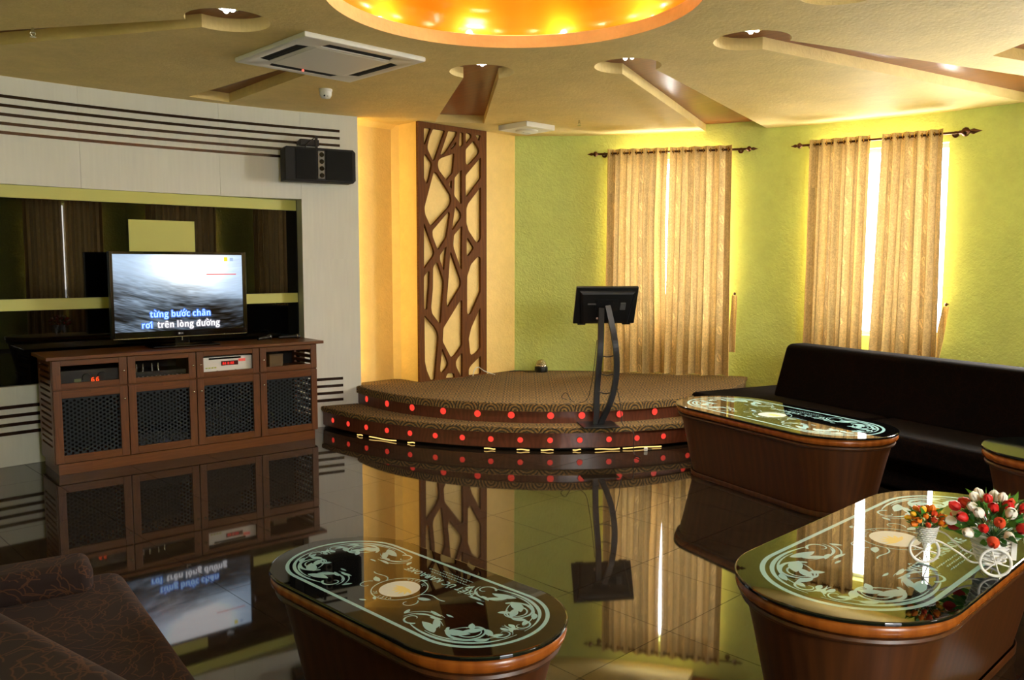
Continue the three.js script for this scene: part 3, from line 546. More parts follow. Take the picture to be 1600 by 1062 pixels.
// ================================================================ TELEVISION
{
  const p = cabPoint(1.07, 0.911, -0.25), t = thing('television', 'large flat television showing karaoke lyrics over a sea wave', 'television', [p.x, p.y, p.z], CAB_TURN);
  const w = 1.14, y0 = 0.088, y1 = 0.806, bz = 0.0;
  mesh('body', rbox(-w / 2, w / 2, y0, y1, -0.06, bz - 0.004, 0.01), M.blackPlastic, t);
  const sx0 = -w / 2 + 0.026, sx1 = w / 2 - 0.036, sy0 = y0 + 0.052, sy1 = y1 - 0.024;
  mesh('bezel', [rbox(-w / 2, sx0, y0, y1, -0.01, 0.006, 0.003), rbox(sx1, w / 2, y0, y1, -0.01, 0.006, 0.003), rbox(sx0, sx1, y0, sy0, -0.01, 0.006, 0.003), rbox(sx0, sx1, sy1, y1, -0.01, 0.006, 0.003)], M.blackGloss, t);
  mesh('lower_edge', box(-w / 2 + 0.01, w / 2 - 0.01, y0 - 0.004, y0 + 0.001, -0.01, 0.008), M.chrome, t);
  const pic = canvasTex(1024, 576, (c, W, H) => {
    const img = c.createImageData(W, H);
    for (let y = 0; y < H; y++) for (let x = 0; x < W; x++) {
      const u = x / W, v = y / H, crest = 0.20 + 0.34 * u + 0.04 * Math.sin(u * 7 + 1) + 0.05 * (n8(u * 8, 1.5) - 0.5), below = Math.min(1, Math.max(0, (v - crest) * 2.6 + 0.12));
      const vv = v - 0.16 * Math.sin(u * 2.6 - 0.4), rip = n16(u * 5 + 2 * v, vv * 26) * 0.55 + n64(u * 20 + 3 * v, vv * 90) * 0.45, sun = Math.exp(-(((u - 0.58) / 0.3) ** 2 + ((v - 0.12) / 0.36) ** 2));
      let k = 0.78 + 0.6 * sun * (1 - 0.8 * below) - 0.42 * below + 0.62 * (rip - 0.5) * (0.15 + below);
      if (v > 0.6 && u > 0.55) { const hump = 0.74 + 0.14 * Math.sin((u - 0.5) * 5 + 2.6); k -= 0.28 * Math.min(1, Math.max(0, (v - hump + 0.08) * 8)) * Math.min(1, (u - 0.55) * 4); }
      const o = (y * W + x) * 4, cool = 1 - Math.min(1, sun * 1.1);
      img.data[o] = Math.max(0, Math.min(255, 255 * k * (1 - 0.2 * cool))); img.data[o + 1] = Math.max(0, Math.min(255, 255 * k * (1 - 0.08 * cool))); img.data[o + 2] = Math.max(0, Math.min(255, 255 * k * (0.97 + 0.08 * cool))); img.data[o + 3] = 255;
    }
    c.putImageData(img, 0, 0);
    c.lineJoin = 'round'; c.font = 'bold 66px sans-serif';
    // lyrics letter by letter: the horn and tone marks are drawn as strokes over the plain letters
    const say = (tokens, x, y, fill, line) => { for (const [col, extra] of [[line, 12], [fill, 0]]) { c.strokeStyle = c.fillStyle = col; c.lineCap = 'round'; let q = x; for (const tk of tokens) q += markedText(c, tk[0], tk[1] ?? '', q, y, 66, extra); } };
    say([['t'], ['u', 'h`'], ['ng b'], ['u', 'h'], ['o', "h'"], ['c chân']], 262, 472, '#bfe8ff', '#3f74e8');
    say([['r'], ['o', 'h'], ['i']], 196, 552, '#bfe8ff', '#3f74e8'); say([['trên lòng đ'], ['u', 'h'], ['o', 'h`'], ['ng']], 316, 552, '#ffffff', '#7d7a86');
    c.fillStyle = '#d83838'; c.font = 'bold 20px sans-serif'; c.fillRect(722, 148, 250, 7);
    c.fillStyle = '#e8d838'; c.fillRect(872, 18, 30, 32); c.fillStyle = '#9fb6d8'; c.fillRect(922, 22, 28, 26);
  });
  mesh('screen', new THREE.PlaneGeometry(sx1 - sx0, sy1 - sy0).translate((sx0 + sx1) / 2, (sy0 + sy1) / 2, 0.001), std({ color: 0x050505, emissive: 0xffffff, emissiveMap: pic, emissiveIntensity: 1.25, roughness: 0.12 }), t);
  const logo = canvasTex(128, 64, (c) => { c.fillStyle = '#080808'; c.fillRect(0, 0, 128, 64); c.fillStyle = '#c8c8c8'; c.beginPath(); c.arc(34, 32, 20, 0, 7); c.fill(); c.font = 'bold 40px sans-serif'; c.fillText('LG', 62, 46); });
  mesh('emblem', new THREE.PlaneGeometry(0.05, 0.022).translate(-0.02, y0 + 0.026, 0.0072), std({ map: logo, roughness: 0.3 }), t);
  mesh('stand_neck', rbox(-0.06, 0.06, 0.012, y0 + 0.03, -0.05, -0.015, 0.006), M.blackGloss, t);
  mesh('stand_base', rbox(-0.28, 0.28, 0.0, 0.016, -0.13, 0.11, 0.007), M.blackGloss, t);
  mesh('power_lamp', at(cyl(0.003, 0.003, 0.03, 8), -0.01, y0 - 0.02, 0.008), M.chrome, t);
  const l = new THREE.RectAreaLight(rgb(0.8, 0.88, 1), 0.04, sx1 - sx0, sy1 - sy0); l.name = 'television_glow'; l.position.set((sx0 + sx1) / 2, (sy0 + sy1) / 2, 0.012); l.rotation.y = Math.PI; t.add(l);
}
// wireless microphones lying on the cabinet
function microphone(x, z, turn, label) {
  const p = cabPoint(x, 0.911 + 0.024, z), t = thing('microphone', label, 'microphone', [p.x, p.y, p.z], turn);
  mesh('handle', lathe([[0.001, 0], [0.013, 0], [0.014, 0.02], [0.013, 0.06], [0.016, 0.15], [0.019, 0.18]], 20).rotateZ(-Math.PI / 2), M.blackPlastic, t);
  mesh('grille', new THREE.SphereGeometry(0.0235, 20, 14).translate(0.197, 0, 0), M.blackSteel, t);
  mesh('collar', cyl(0.022, 0.022, 0.006, 20).rotateZ(Math.PI / 2).translate(0.182, 0, 0), M.chrome, t);
}
microphone(1.745, -0.26, 0.55, 'black microphone lying on the cabinet right beside the television');
microphone(1.96, -0.3, -0.05, 'black microphone lying near the end of the cabinet by the white wall');

// ================================================================ WALL SPEAKER
{
  const t = thing('wall_speaker', 'black rectangular loudspeaker bracketed to the white wall over the strips', 'speaker', [4.245, 2.385, -6.955], -14.6 * D2R);
  const w = 0.68, h = 0.315, s = new THREE.Shape();
  s.moveTo(-w / 2, 0); s.lineTo(w / 2 - 0.025, 0); s.lineTo(w / 2, 0.025); s.lineTo(w / 2, h - 0.025); s.lineTo(w / 2 - 0.025, h); s.lineTo(-w / 2 + 0.02, h); s.lineTo(-w / 2, h - 0.02); s.closePath();
  mesh('case', new THREE.ExtrudeGeometry(s, { depth: 0.15, bevelEnabled: true, bevelThickness: 0.012, bevelSize: 0.012, bevelOffset: -0.012, bevelSegments: 3 }).translate(0, 0, -0.165), M.blackMatte, t);
  mesh('grille', [rbox(-w / 2 + 0.1, -0.045, 0.018, h - 0.018, -0.004, 0.004, 0.003), rbox(0.045, w / 2 - 0.035, 0.018, h - 0.018, -0.004, 0.004, 0.003)], std({ color: 0x0c0c0c, roughness: 0.95 }), t);
  mesh('tweeter_plate', box(-0.03, 0.03, 0.03, h - 0.03, -0.003, 0.003), std({ color: 0x6a6a66, roughness: 0.4, metalness: 0.3 }), t);
  for (let k = 0; k < 4; k++) mesh('tweeter', at(cyl(0.022, 0.022, 0.012, 20), 0.004, 0.06 + k * 0.064, 0.002, Math.PI / 2), M.blackGloss, t);
  mesh('bracket', [rbox(-0.16, 0.02, h + 0.03, h + 0.09, -0.19, -0.12, 0.006), box(-0.02, 0.0, h - 0.01, h + 0.12, -0.12, -0.1), tube([V(-0.14, h, -0.03), V(-0.1, h + 0.05, -0.07), V(-0.02, h + 0.11, -0.11)], 0.005, 12), box(-0.16, 0.02, h + 0.04, h + 0.08, -0.26, -0.18)], M.blackSteel, t);
}

// ================================================================ CEILING FITTINGS
{
  const t = thing('air_conditioner', 'square white ceiling cassette air conditioner with four dark outlets', 'air conditioner', [3.26, CEIL, -5.20]);
  const s = 0.475, sh = new THREE.Shape([new THREE.Vector2(-s, -s), new THREE.Vector2(s, -s), new THREE.Vector2(s, s), new THREE.Vector2(-s, s)]);
  for (let k = 0; k < 4; k++) { const c = Math.cos(k * Math.PI / 2), n = Math.sin(k * Math.PI / 2), q = [[-0.27, 0.325], [0.27, 0.325], [0.25, 0.40], [-0.25, 0.40]].map(([x, y]) => new THREE.Vector2(x * c - y * n, x * n + y * c)); sh.holes.push(new THREE.Path(q.reverse())); }
  mesh('panel', toCreasedNormals(new THREE.ExtrudeGeometry(sh, { depth: 0.012, bevelEnabled: true, bevelThickness: 0.012, bevelSize: 0.01, bevelOffset: -0.01, bevelSegments: 2 }).rotateX(Math.PI / 2).translate(0, -0.012, 0), 0.6), M.whitePlastic, t);
  mesh('backing', box(-0.43, 0.43, -0.031, -0.026, -0.43, 0.43), M.darkSlot, t);
  mesh('intake_grille', rbox(-0.285, 0.285, -0.038, -0.028, -0.285, 0.285, 0.004), M.whitePlastic, t);
  for (let k = 0; k < 4; k++) { const f = mesh('louvre', box(-0.25, 0.25, -0.0335, -0.0315, 0.355, 0.37), M.darkSlot, t); f.rotation.y = k * Math.PI / 2; }
  mesh('indicator_lamp', at(new THREE.SphereGeometry(0.009, 10, 8), -0.04, -0.05, -0.30), glow(rgb(1, 0.15, 0.1), 1.5), t);
}
{
  const t = thing('smoke_detector', 'small white round smoke detector on the ceiling near the air conditioner', 'smoke detector', [3.82, CEIL, -6.17]);
  mesh('base', cyl(0.055, 0.055, 0.02, 28).translate(0, -0.01, 0), M.whitePlastic, t);
  mesh('head', lathe([[0.05, 0], [0.05, -0.03], [0.036, -0.055], [0.001, -0.058]], 28).translate(0, -0.018, 0), M.whitePlastic, t);
  for (const x of [-0.014, 0.014]) mesh('vent', at(cyl(0.006, 0.006, 0.012, 10), x - 0.02, -0.06, 0.036, 1.1), M.darkSlot, t);
}
for (const [x, z, label] of [[6.443, -5.675, 'small metal sprinkler head on the ceiling in front of the stage window'], [1.559, -5.856, 'small metal sprinkler head in the ceiling recess above the white wall']]) {
  const t = thing('sprinkler', label, 'sprinkler', [x, CEIL, z]);
  mesh('pipe', cyl(0.008, 0.012, 0.03, 12).translate(0, -0.015, 0), M.chrome, t);
  mesh('yoke', [tube([V(-0.008, -0.02, 0), V(-0.016, -0.035, 0), V(0, -0.052, 0)], 0.0025, 10, 6), tube([V(0.008, -0.02, 0), V(0.016, -0.035, 0), V(0, -0.052, 0)], 0.0025, 10, 6)], M.chrome, t);
  mesh('deflector', cyl(0.018, 0.018, 0.003, 16).translate(0, -0.054, 0), M.chrome, t);
}
{
  const t = thing('ceiling_unit', 'flat white square unit on the ceiling above the lattice panel', 'ceiling unit', [6.29, CEIL, -6.27]);
  mesh('case', rbox(-0.21, 0.21, -0.055, 0, -0.21, 0.21, 0.008), M.whitePlastic, t);
  mesh('round_cover', lathe([[0.12, 0], [0.115, -0.012], [0.08, -0.02], [0.001, -0.022]], 32).translate(0, -0.055, 0), M.whitePlastic, t);
  mesh('slot', box(-0.05, 0.05, -0.079, -0.075, -0.012, 0.012), M.greyPlastic, t);
}
KEYS.slice(0, 6).forEach(([a], i) => {                          // halogen cluster in the round end of each recess
  if (i === 1) return;                                          // that one is covered by the air conditioner
  const p = polar(DC, KR, a, CEIL + SLAB), where = ['above the white wall', '', 'in front of the lattice panel', 'in front of the stage window', 'in front of the sofa window', 'beyond the dome on the sofa side'][i];
  const t = thing('downlight', 'lit recessed downlight cluster in the round ceiling recess ' + where, 'downlight', [p.x, p.y, p.z]);
  mesh('rim', [new THREE.TorusGeometry(0.062, 0.007, 8, 28).rotateX(Math.PI / 2).translate(0, -0.005, 0), cyl(0.06, 0.06, 0.004, 28).translate(0, -0.003, 0)], M.chrome, t);
  for (let k = 0; k < 3; k++) mesh('bulb', at(new THREE.SphereGeometry(0.017, 14, 10), 0.03 * Math.cos(k * 2.094 + a), -0.014, 0.03 * Math.sin(k * 2.094 + a)), glow(rgb(1, 0.96, 0.92), 14), t);
  const l = new THREE.SpotLight(rgb(1, 0.9, 0.76), 11, 0, 0.75, 0.6, 2); l.name = 'downlight_beam'; l.position.set(0, -0.04, 0); l.target.position.set(0, -3, 0); l.castShadow = true; l.shadow.radius = 2; t.add(l, l.target);
});

// ================================================================ COFFEE TABLES
const stadium = (L, W, r = W / 2, seg = 24) => {
  const pts = [], hx = L / 2 - r, hy = W / 2 - r;
  for (const [cx, cy, a0] of [[hx, hy, 0], [-hx, hy, 90], [-hx, -hy, 180], [hx, -hy, 270]]) for (let i = 0; i <= seg; i++) { const a = (a0 + 90 * i / seg) * D2R; pts.push(new THREE.Vector2(cx + r * Math.cos(a), cy + r * Math.sin(a))); }
  return pts;
};
const printTex = canvasTex(1536, 660, (c, W, H) => {
  c.fillStyle = '#050505'; c.fillRect(0, 0, W, H); c.translate(W / 2, H / 2);
  const ink = '#93bcbc'; c.strokeStyle = c.fillStyle = ink; c.lineCap = 'round'; c.lineJoin = 'round';
  const rr2 = (hw, hh) => { c.beginPath(); c.moveTo(-(hw - hh), -hh); c.lineTo(hw - hh, -hh); c.arc(hw - hh, 0, hh, -Math.PI / 2, Math.PI / 2); c.lineTo(-(hw - hh), hh); c.arc(-(hw - hh), 0, hh, Math.PI / 2, Math.PI * 1.5); c.closePath(); c.stroke(); };
  c.lineWidth = 16; rr2(686, 252);
  const leaf = (x, y, l, w, a) => { c.save(); c.translate(x, y); c.rotate(a); c.beginPath(); c.moveTo(0, 0); c.bezierCurveTo(l * 0.25, -w, l * 0.7, -w * 0.9, l, 0); c.bezierCurveTo(l * 0.65, w * 0.45, l * 0.3, w * 0.6, 0, 0); c.fill(); c.restore(); };
  const spiral = (x, y, r0, r1, a0, a1, w0, w1) => { const n = 60; for (let i = 0; i < n; i++) { const t = i / n, t2 = (i + 1) / n, f = (t) => { const a = a0 + (a1 - a0) * t, r = r0 + (r1 - r0) * t; return [x + r * Math.cos(a), y + r * Math.sin(a)]; }; c.lineWidth = w0 + (w1 - w0) * t; c.beginPath(); c.moveTo(...f(t)); c.lineTo(...f(t2)); c.stroke(); } };
  const bez = (w, ...p) => { c.lineWidth = w; c.beginPath(); c.moveTo(p[0], p[1]); for (let i = 2; i < p.length; i += 6) c.bezierCurveTo(p[i], p[i + 1], p[i + 2], p[i + 3], p[i + 4], p[i + 5]); c.stroke(); };
  // tapering scroll stroke along a chain of bezier points
  const vine = (w0, w1, p) => { const n = 40, B = (t) => { const u = 1 - t; return [u * u * u * p[0] + 3 * u * u * t * p[2] + 3 * u * t * t * p[4] + t * t * t * p[6], u * u * u * p[1] + 3 * u * u * t * p[3] + 3 * u * t * t * p[5] + t * t * t * p[7]]; }; for (let i = 0; i < n; i++) { const k = Math.sin(Math.PI * Math.min(1, (i + 2) / n)); c.lineWidth = Math.max(1.5, w1 + (w0 - w1) * k); c.beginPath(); c.moveTo(...B(i / n)); c.lineTo(...B((i + 1) / n)); c.stroke(); } };
  for (const sx of [-1, 1]) for (const sy of [-1, 1]) {
    c.save(); c.scale(sx, sy);
    // main sweep hugging the border round the end, with a second strand
    vine(15, 3, [300, -216, 470, -262, 640, -190, 650, -20]); vine(8, 2, [380, -214, 500, -226, 600, -160, 618, -44]);
    // large curl towards the middle of the end, filled with strands and leaves
    spiral(506, -108, 88, 30, -2.7, 2.9, 13, 4); spiral(512, -104, 60, 12, -2.2, 2.6, 8, 2); vine(7, 2, [440, -160, 470, -60, 560, -40, 584, -96]); vine(5, 2, [452, -176, 500, -190, 560, -170, 574, -120]);
    leaf(430, -166, 104, 40, 0.42); leaf(486, -128, 78, 30, 0.95); leaf(540, -60, 62, 26, -0.4); leaf(462, -62, 58, 22, -0.65); leaf(566, -150, 58, 22, 0.8);
    // small curl at the tip of the end
    spiral(606, -44, 40, 8, -2.0, 3.4, 9, 2); leaf(590, -88, 46, 20, 1.1); leaf(622, -18, 40, 16, 2.6); leaf(566, -20, 44, 18, 0.2); vine(5, 2, [560, -6, 590, 4, 620, -4, 640, -30]);
    // trailing wisps along the straight side
    leaf(420, -204, 112, 34, 2.86); leaf(396, -176, 84, 26, 2.5);
    spiral(268, -178, 44, 12, -0.6, -5.4, 10, 3); vine(9, 2, [226, -190, 226, -122, 316, -96, 400, -146]); vine(8, 2, [250, -150, 290, -104, 350, -110, 404, -166]); vine(6, 2, [214, -160, 232, -104, 300, -84, 350, -98]);
    leaf(208, -176, 44, 16, 2.0); leaf(262, -92, 72, 15, -0.1); leaf(300, -128, 60, 16, 0.25); leaf(330, -74, 44, 10, 0.0);
    c.restore();
  }
  c.translate(0, -42);                                             // round emblem
  c.lineWidth = 5; c.beginPath(); c.arc(0, 0, 112, 0, 7); c.stroke();
  c.fillStyle = '#c4d2cc'; c.beginPath(); c.arc(0, 0, 82, 0, 7); c.fill();
  c.fillStyle = '#d8cf86'; for (let k = 0; k < 7; k++) { c.save(); c.translate(-18, 22); c.rotate(-2.75 + k * 0.42); c.beginPath(); c.moveTo(0, 0); c.quadraticCurveTo(32, -16, 62, 0); c.quadraticCurveTo(32, 14, 0, 0); c.fill(); c.restore(); }
  c.fillStyle = ink; c.font = 'bold 21px sans-serif'; c.textAlign = 'center';
  const ringText = (s, a0, d) => { [...s].forEach((ch, i) => { c.save(); c.rotate(a0 + i * d); c.translate(0, -90); c.fillText(ch, 0, 0); c.restore(); }); };
  ringText('VIÊT ÚC', -0.55, 0.18); ringText('VIÊT ÚC', Math.PI - 0.55, 0.18);
  for (const s of [-1, 1]) { c.save(); c.scale(s, 1); bez(6, 112, 18, 150, 70, 190, 20, 232, 40); leaf(126, -8, 62, 24, 0.35); spiral(136, -62, 40, 10, 1.2, -3.2, 6, 3); c.restore(); leaf(-18, s * 128, 34, 13, -0.5 * s); leaf(4, s * 154, 34, 13, 0.4 * s); }
  c.font = 'bold 52px sans-serif'; c.textAlign = 'left'; { let q = -275; for (const [tx, mk] of [['VI', ''], ['E', '^.'], ['T ÚC KARAOKE', '']]) q += markedText(c, tx, mk, q, 178, 52, 0); }
  c.lineWidth = 3; for (const [y, x0, x1] of [[204, -190, 60], [222, -150, 90], [240, -170, 20]]) { c.beginPath(); for (let x = x0; x < x1; x += 4) c.lineTo(x, y + 4 * Math.sin(x * 0.4) * Math.sin(x * 0.057)); c.stroke(); }
});
const glassTop = phy({ map: printTex, roughness: 0.02, ior: 1.52 });
const glassEdge = phy({ color: 0x0b100d, roughness: 0.05, ior: 1.6 });
function tableParts(t, L, W, top = glassTop) {
  const T = 0.55, loop = (inset) => stadium(L - 2 * inset, W - 2 * inset);
  const g = new THREE.ExtrudeGeometry(new THREE.Shape(loop(0)), { depth: 0.006, bevelEnabled: true, bevelThickness: 0.004, bevelSize: 0.006, bevelOffset: -0.006, bevelSegments: 3 });
  const p = g.attributes.position, uv = g.attributes.uv; for (let i = 0; i < p.count; i++) uv.setXY(i, 0.5 + p.getX(i) / L, 0.5 + p.getY(i) / W);
  g.rotateX(-Math.PI / 2).translate(0, T - 0.010, 0);
  mesh('glass_top', g, [top, glassEdge], t);
  // wooden body as a skin through level loops: rim, groove, cove, tapering sides, foot
  const skin = (levels) => {
    const P = [], U = [], I = [], l0 = loop(0); let n = 0;
    levels.forEach(([y, inset], k) => { const l = loop(inset); n = l.length; let u = 0; l.forEach((q, i) => { if (i) u += l0[i].distanceTo(l0[i - 1]); P.push(q.x, y, -q.y); U.push(u, y + 0.2 * inset); }); });
    for (let k = 0; k < levels.length - 1; k++) for (let i = 0; i < n; i++) { const a = k * n + i, b = k * n + (i + 1) % n, c = a + n, d = b + n; I.push(a, c, b, b, c, d); }
    const q = new THREE.BufferGeometry(); q.setAttribute('position', new THREE.Float32BufferAttribute(P, 3)); q.setAttribute('uv', new THREE.Float32BufferAttribute(U, 2)); q.setIndex(I); q.computeVertexNormals(); return toCreasedNormals(q, 0.7);
  };
  mesh('rim', skin([[T - 0.011, 0.12], [T - 0.011, 0.022], [T - 0.015, 0.012], [T - 0.024, 0.005], [T - 0.036, 0.003], [T - 0.048, 0.006], [T - 0.056, 0.014], [T - 0.060, 0.026], [T - 0.060, 0.12]]), M.tableRim, t);
  mesh('body', skin([[T - 0.061, 0.12], [T - 0.061, 0.034], [T - 0.066, 0.022], [T - 0.075, 0.018], [T - 0.084, 0.022], [T - 0.09, 0.034], [T - 0.093, 0.042], [0.35, 0.068], [0.036, 0.135]]), M.tableWood, t);
  mesh('foot', skin([[0.036, 0.126], [0.03, 0.122], [0.001, 0.124]]), M.tableWood, t);
}
function table(label, x, z, turn, L, W, top) { const t = thing('coffee_table', label, 'coffee table', [x, 0, z], turn); tableParts(t, L, W, top); return t; }
table('smaller coffee table with black glass top and pale scroll print, in front of the television', 1.626, -2.171, 92.1 * D2R, 1.215, 0.565);
table('brown wooden coffee table with black glass top standing between the stage and the long sofa', 5.474, -2.909, 73.7 * D2R, 1.795, 0.80);
table('coffee table with pale scroll print on black glass carrying the flower tricycle', 3.289, -1.189, -0.4 * D2R, 1.80, 0.745);
{ const t = table('coffee table with plain dark glass top standing close to the long dark sofa', 5.055, -0.66, 72.8 * D2R, 1.7, 0.70, phy({ color: 0x060807, roughness: 0.05, ior: 1.45 })); t.scale.y = 1.127; }

// ================================================================ SOFAS
const sofaTex = canvasTex(512, 512, (c) => {
  c.fillStyle = '#2e1608'; c.fillRect(0, 0, 512, 512);
  let s = 77; const r = () => { s = Math.imul(s, 1664525) + 1013904223 | 0; return (s >>> 8) / 16777216; };
  c.strokeStyle = '#64401f'; c.lineWidth = 4.5; c.lineJoin = 'round';
  for (let k = 0; k < 64; k++) {
    const x = r() * 512, y = r() * 512, pts = [[x, y]]; let a = r() * 6.28; for (let i = 0; i < 4 + r() * 4; i++) { a += (r() - 0.35) * 1.9; const q = pts[pts.length - 1]; pts.push([q[0] + 34 * Math.cos(a), q[1] + 34 * Math.sin(a)]); }
    for (const ox of [-512, 0, 512]) for (const oy of [-512, 0, 512]) { c.beginPath(); pts.forEach(([px, py], i) => i ? c.quadraticCurveTo((pts[i - 1][0] + px) / 2 + ox + 8, (pts[i - 1][1] + py) / 2 + oy, px + ox, py + oy) : c.moveTo(px + ox, py + oy)); c.stroke(); }
  }
});
sofaTex.wrapS = sofaTex.wrapT = THREE.RepeatWrapping; sofaTex.repeat.set(2.1, 2.1);
const darkSofaTex = sofaTex.clone(); darkSofaTex.needsUpdate = true;
M.sofa = phy({ map: sofaTex, color: 0xb8a898, roughness: 0.92, sheen: 0.3, sheenRoughness: 0.45, sheenColor: new THREE.Color(0x6a3410) });
M.sofaDark = phy({ map: darkSofaTex, color: 0x463a33, roughness: 0.95, ior: 1.2 });
{
  // long sofa under the second window
  const t = thing('sofa', 'long dark brown patterned sofa standing under the sofa window', 'sofa', [7.238, 0, -3.707], Math.atan2(-0.955, -0.296));
  // local x runs along the sofa towards the room door, local z towards its front
  const L = 3.3;
  mesh('base', rbox(-0.1, L, 0.03, 0.222, -0.42, 0.74, 0.02), M.sofaDark, t);
  mesh('seat', rbox(-0.5, 1.25, 0.224, 0.425, -0.44, 0.80, 0.05, 4), M.sofaDark, t); mesh('seat', rbox(1.255, L, 0.224, 0.425, -0.44, 0.80, 0.05, 4), M.sofaDark, t);
  const bk = rbox(0, L, 0, 0.5, -0.13, 0.1, 0.05, 4), p = bk.attributes.position; for (let i = 0; i < p.count; i++) p.setZ(i, p.getZ(i) + (0.5 - p.getY(i)) * 0.32); bk.computeVertexNormals();
  mesh('backrest', toCreasedNormals(bk.translate(0, 0.395, 0), 0.9), M.sofaDark, t);
}
{
  const t = thing('sofa', 'brown velvet sofa with swirling line pattern and low roll arm facing the smaller table', 'sofa', [1.10, 0, -3.30], -8 * D2R);
  mesh('base', rbox(-1.1, -0.02, 0.02, 0.2, -0.06, 2.6, 0.02), M.sofa, t);
  mesh('seat', rbox(-1.15, 0.02, 0.19, 0.42, -0.1, 2.6, 0.07, 5), M.sofa, t);
  const arm = rbox(-1.2, -0.11, 0.40, 0.525, -0.06, 0.13, 0.045, 5); mesh('arm', arm.rotateY(-0.06), M.sofa, t);
  const bk = rbox(-0.3, 0.02, 0, 0.6, -1.3, 1.5, 0.06, 5), b = mesh('backrest', bk, M.sofa, t);
  const w = V(0.462, 0.262, -1.88).sub(t.position).applyAxisAngle(V(0, 1, 0), 8 * D2R); b.position.copy(w); b.rotation.y = 8 * D2R + 10.5 * D2R;
}

// ================================================================ MONITOR STAND
{
  const bot = V(5.745, 1.088, -4.758), top = V(5.68, 1.416, -4.635), e = V(0.816, 0, 0.578), turn = Math.atan2(-0.578, 0.816);
  const t = thing('monitor_stand', 'black karaoke monitor on a curved double steel stand standing on the lower step', 'monitor', [5.55, 0.215, -4.64], turn);
  const toL = (p) => p.clone().sub(t.position).applyAxisAngle(V(0, 1, 0), -turn);
  const B = toL(bot), Tp = toL(top), mid = B.clone().add(Tp).multiplyScalar(0.5), up = Tp.clone().sub(B), h = up.length(), tilt = Math.atan2(up.z, up.y);
  const m = new THREE.Group(); m.name = 'monitor'; m.position.copy(mid); m.rotation.x = tilt; t.add(m);
  mesh('housing', rbox(-0.28, 0.28, -h / 2, h / 2, -0.035, -0.005, 0.008), M.blackPlastic, m);
  const bk = new THREE.Shape(); bk.moveTo(-0.2, -h / 2 + 0.02); bk.lineTo(0.2, -h / 2 + 0.02); bk.lineTo(0.235, h / 2 - 0.05); bk.lineTo(-0.235, h / 2 - 0.05); bk.closePath();
  mesh('back_cover', new THREE.ExtrudeGeometry(bk, { depth: 0.01, bevelEnabled: true, bevelThickness: 0.02, bevelSize: 0.025, bevelOffset: -0.01, bevelSegments: 2 }).translate(0, 0, -0.01), M.blackPlastic, m);
  mesh('screen', new THREE.PlaneGeometry(0.51, h - 0.05).rotateY(Math.PI).translate(0, 0, -0.0355), M.blackGloss, m);
  mesh('mount_plate', [rbox(-0.1, 0.1, -0.04, 0.07, 0.018, 0.03, 0.003), box(-0.1, 0.1, 0.068, 0.073, 0.03, 0.034)], M.blackSteel, m);
  for (const [x, y] of [[-0.06, 0.05], [0.05, 0.05], [-0.06, -0.03]]) mesh('screw', at(cyl(0.005, 0.005, 0.006, 10), x, y, 0.033, Math.PI / 2), M.chrome, m);
  mesh('connector', [rbox(-0.175, -0.1, 0.02, 0.034, 0.02, 0.026, 0.002), rbox(0.12, 0.17, -0.03, 0.04, 0.02, 0.026, 0.003)], M.greyPlastic, m).material = std({ color: 0x4a4a4c, roughness: 0.5 });
  mesh('cable_plug', at(new THREE.SphereGeometry(0.012, 12, 8), -0.075, -0.11, 0.03), std({ color: 0xb89890, roughness: 0.4 }), m);
  mesh('foot_cap', [box(-0.24, -0.17, -h / 2 - 0.008, -h / 2 + 0.005, -0.03, 0.0), box(0.17, 0.24, -h / 2 - 0.008, -h / 2 + 0.005, -0.03, 0.0)], M.blackPlastic, m);
  mesh('base_plate', rbox(-0.16, 0.16, 0, 0.012, -0.15, 0.15, 0.004), M.blackSteel, t);
  const bar = (pts, w, d) => { const s = new THREE.Shape([new THREE.Vector2(-d, -w), new THREE.Vector2(d, -w), new THREE.Vector2(d, w), new THREE.Vector2(-d, w)]); return new THREE.ExtrudeGeometry(s, { steps: 36, bevelEnabled: false, extrudePath: new THREE.CatmullRomCurve3(pts) }); };
  const hd = mid.clone().add(V(0, -0.02, 0.04));
  mesh('post', bar([V(-0.02, 0.01, 0.0), V(-0.01, 0.35, 0.0), V(0.01, 0.7, 0.02), V(hd.x - 0.055, hd.y, hd.z)], 0.024, 0.016), M.blackSteel, t);
  mesh('post', bar([V(0.015, 0.01, 0.02), V(0.105, 0.25, 0.06), V(0.14, 0.5, 0.08), V(0.12, 0.75, 0.08), V(hd.x - 0.0, hd.y + 0.02, hd.z + 0.01)], 0.024, 0.016), M.blackSteel, t);
  for (const [y, x0, x1] of [[0.3, -0.01, 0.11], [0.46, -0.005, 0.13], [0.62, 0.0, 0.13]]) mesh('spacer', tube([V(x0, y, 0.01), V((x0 + x1) / 2, y - 0.015, 0.04), V(x1, y, 0.07)], 0.005, 10, 6), M.blackSteel, t);
  mesh('cord', tube([V(-0.02, 0.75, 0.02), V(-0.07, 0.35, 0.02), V(-0.09, 0.2, -0.1), V(-0.18, 0.18, -0.2), V(-0.24, 0.26, -0.22), V(-0.28, 0.22, -0.22), V(-0.22, 0.19, -0.25)], 0.003, 60, 6), M.cable, t);
  mesh('cord', tube([V(0.12, 0.45, 0.09), V(0.18, 0.2, 0.06), V(0.2, 0.02, 0.08), V(0.22, 0.012, 0.2), V(0.24, -0.02, 0.27), V(0.24, -0.19, 0.29), V(0.26, -0.205, 0.4)], 0.0035, 60, 6), M.cable, t);
}
